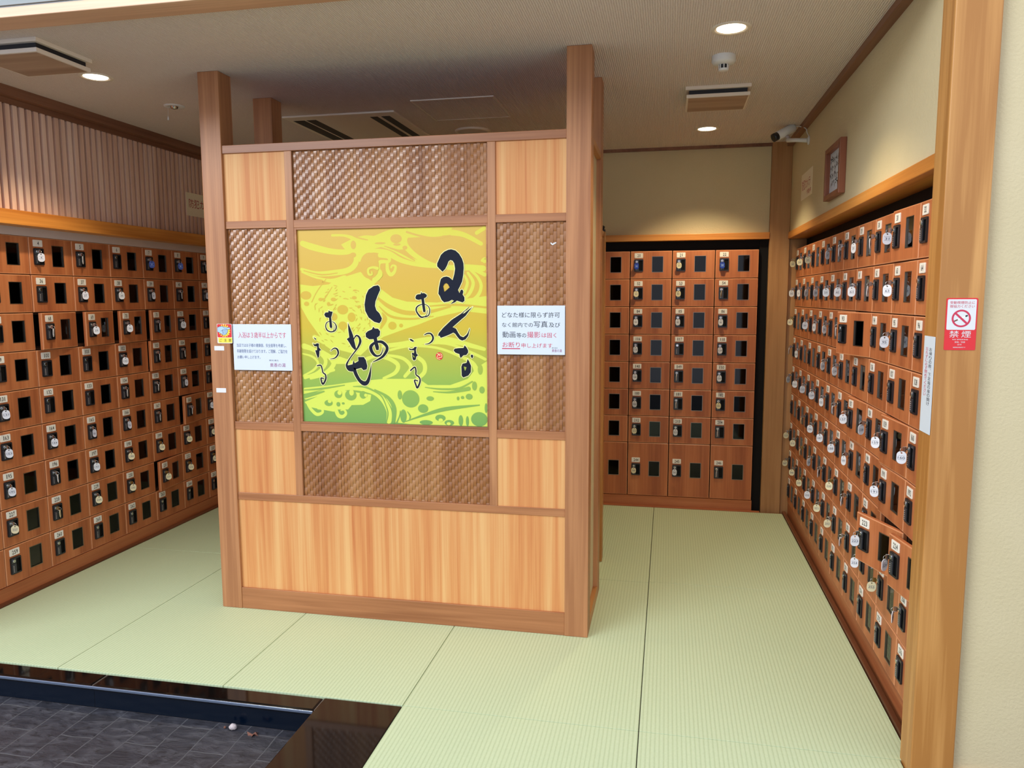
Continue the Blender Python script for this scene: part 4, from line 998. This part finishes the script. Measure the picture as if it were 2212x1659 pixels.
vent('square wood faced ceiling vent above left aisle beside a lit downlight', -.735, -.370, -.616, -.282)
e = empty('air_conditioner', 'off white ceiling cassette air conditioner with long slots behind the divider', 'air conditioner', (-.05, .955, H-.0005))
bm = bmesh.new(); box(bm, 0, .745, 0, 1.18, -.012, 0); obj('panel', bm, 'acwhite', e, bev=.004)
for x0, x1 in ((.035, .110), (.630, .685), (.555, .605), (.125, .190)): boxobj('slot', 'acdark', x0, x1, .088, 1.09, -.0135, -.0122, parent=e)
e = empty('access_hatch', 'flat square access hatch with pale metal rim in ceiling behind divider', 'hatch', (.867, .762, H))
boxobj('panel', 'ceiling', .012, .487, .012, .495, -.004, 0, parent=e); bm = bmesh.new()
for b in ((0, .499, 0, .011), (0, .499, .496, .507), (0, .011, .011, .496), (.488, .499, .011, .496)): box(bm, b[0], b[1], b[2], b[3], -.006, 0)
obj('rim', bm, 'acwhite', e)
e = empty('ceiling_speaker', 'round off white speaker grille in ceiling just above divider rail', 'speaker', (1.02, 1.622, H))
bm = bmesh.new(); lathe(bm, [(.123, 0), (.121, -.010), (.104, -.014), (.102, -.010)], (0, 0, 0)); obj('rim', bm, 'acwhite', e); bm = bmesh.new(); lathe(bm, [(.102, -.009), (.05, -.012), (.0005, -.013)], (0, 0, 0)); obj('grille', bm, 'greystrip', e)
# security camera on the right wall
e = empty('security_camera', 'white bullet security camera on bracket at top of right wall near column', 'camera', (3.2445, 1.815, 2.695))
V = Vector; o0 = V((3.2445, 1.815, 2.695)); tip, tail = V((3.028, 1.885, 2.732))-o0, V((3.165, 1.935, 2.806))-o0; ax = (tip-tail).normalized()
bm = bmesh.new(); tube(bm, [(0, 0, 0), (-.006, 0, 0), (-.012, 0, 0)], [.030, .030, .014], 14); tube(bm, [(-.01, 0, 0), (-.07, .03, .010), (-.128, .078, .020)], [.014, .0125, .0135], 12); obj('bracket', bm, 'white', e)
bm = bmesh.new(); mid = tail.lerp(tip, .45); tube(bm, [V((-.124, .076, .020)), V((-.118, .082, .040)), mid+V((0, 0, -.024))], .011, 10); obj('joint', bm, 'greystrip', e)
bm = bmesh.new(); tube(bm, [tail, tail.lerp(tip, .04), tail.lerp(tip, .80)], [.024, .030, .030], 20); obj('housing', bm, 'white', e)
bm = bmesh.new(); tube(bm, [tail.lerp(tip, .80), tip], [.027, .028], 20); disc(bm, tip+ax*.0005, .020, ax, 20, 1); obj('lens_hood', bm, ['plastic', 'lens'], e)
bm = bmesh.new(); pts = smooth_path([tuple(tail), tuple(tail+V((.012, -.008, .006))), (-.022, .03, .085), (-.012, .012, .05), (-.002, .006, .028)], 5); tube(bm, pts, .003, 6); obj('cable', bm, 'white', e)
# small things on the slate
bm = bmesh.new(); bmesh.ops.create_icosphere(bm, subdivisions=2, radius=.0165)
for v in bm.verts: v.co = Vector((v.co.x*1.0, v.co.y*.85, v.co.z*.8))*(1+.12*math.sin(v.co.x*300+v.co.z*190))
tag(obj('pebble', bm, 'stone', None, (.615, -.905, -.0975)), 'pale rounded pebble on slate floor against the granite riser', 'pebble')
bm = bmesh.new(); bmesh.ops.create_icosphere(bm, subdivisions=1, radius=.006); tag(obj('pebble', bm, 'leaf', None, (.577, -.905, -.1045)), 'tiny dark pebble on slate floor beside the pale pebble', 'pebble')
bm = bmesh.new(); L = [(-.026, 0), (-.012, .010), (-.004, .022), (.002, .010), (.016, .014), (.010, .003), (.026, -.004), (.010, -.006), (.004, -.018), (-.004, -.006), (-.016, -.010)]
vs = [bm.verts.new((x, y, .004+.006*math.sin(x*160)+.004*math.cos(y*210))) for x, y in L]; c = bm.verts.new((0, 0, .003))
for i in range(len(vs)): bm.faces.new((vs[i], vs[(i+1) % len(vs)], c))
r_ = bmesh.ops.extrude_face_region(bm, geom=bm.faces[:]); bmesh.ops.translate(bm, vec=(0, 0, .0009), verts=[g for g in r_['geom'] if isinstance(g, bmesh.types.BMVert)])
tag(obj('dead_leaf', bm, 'leaf', None, (.717, -.925, -.1115)), 'curled brown dead leaf on slate floor near the granite corner', 'leaf')
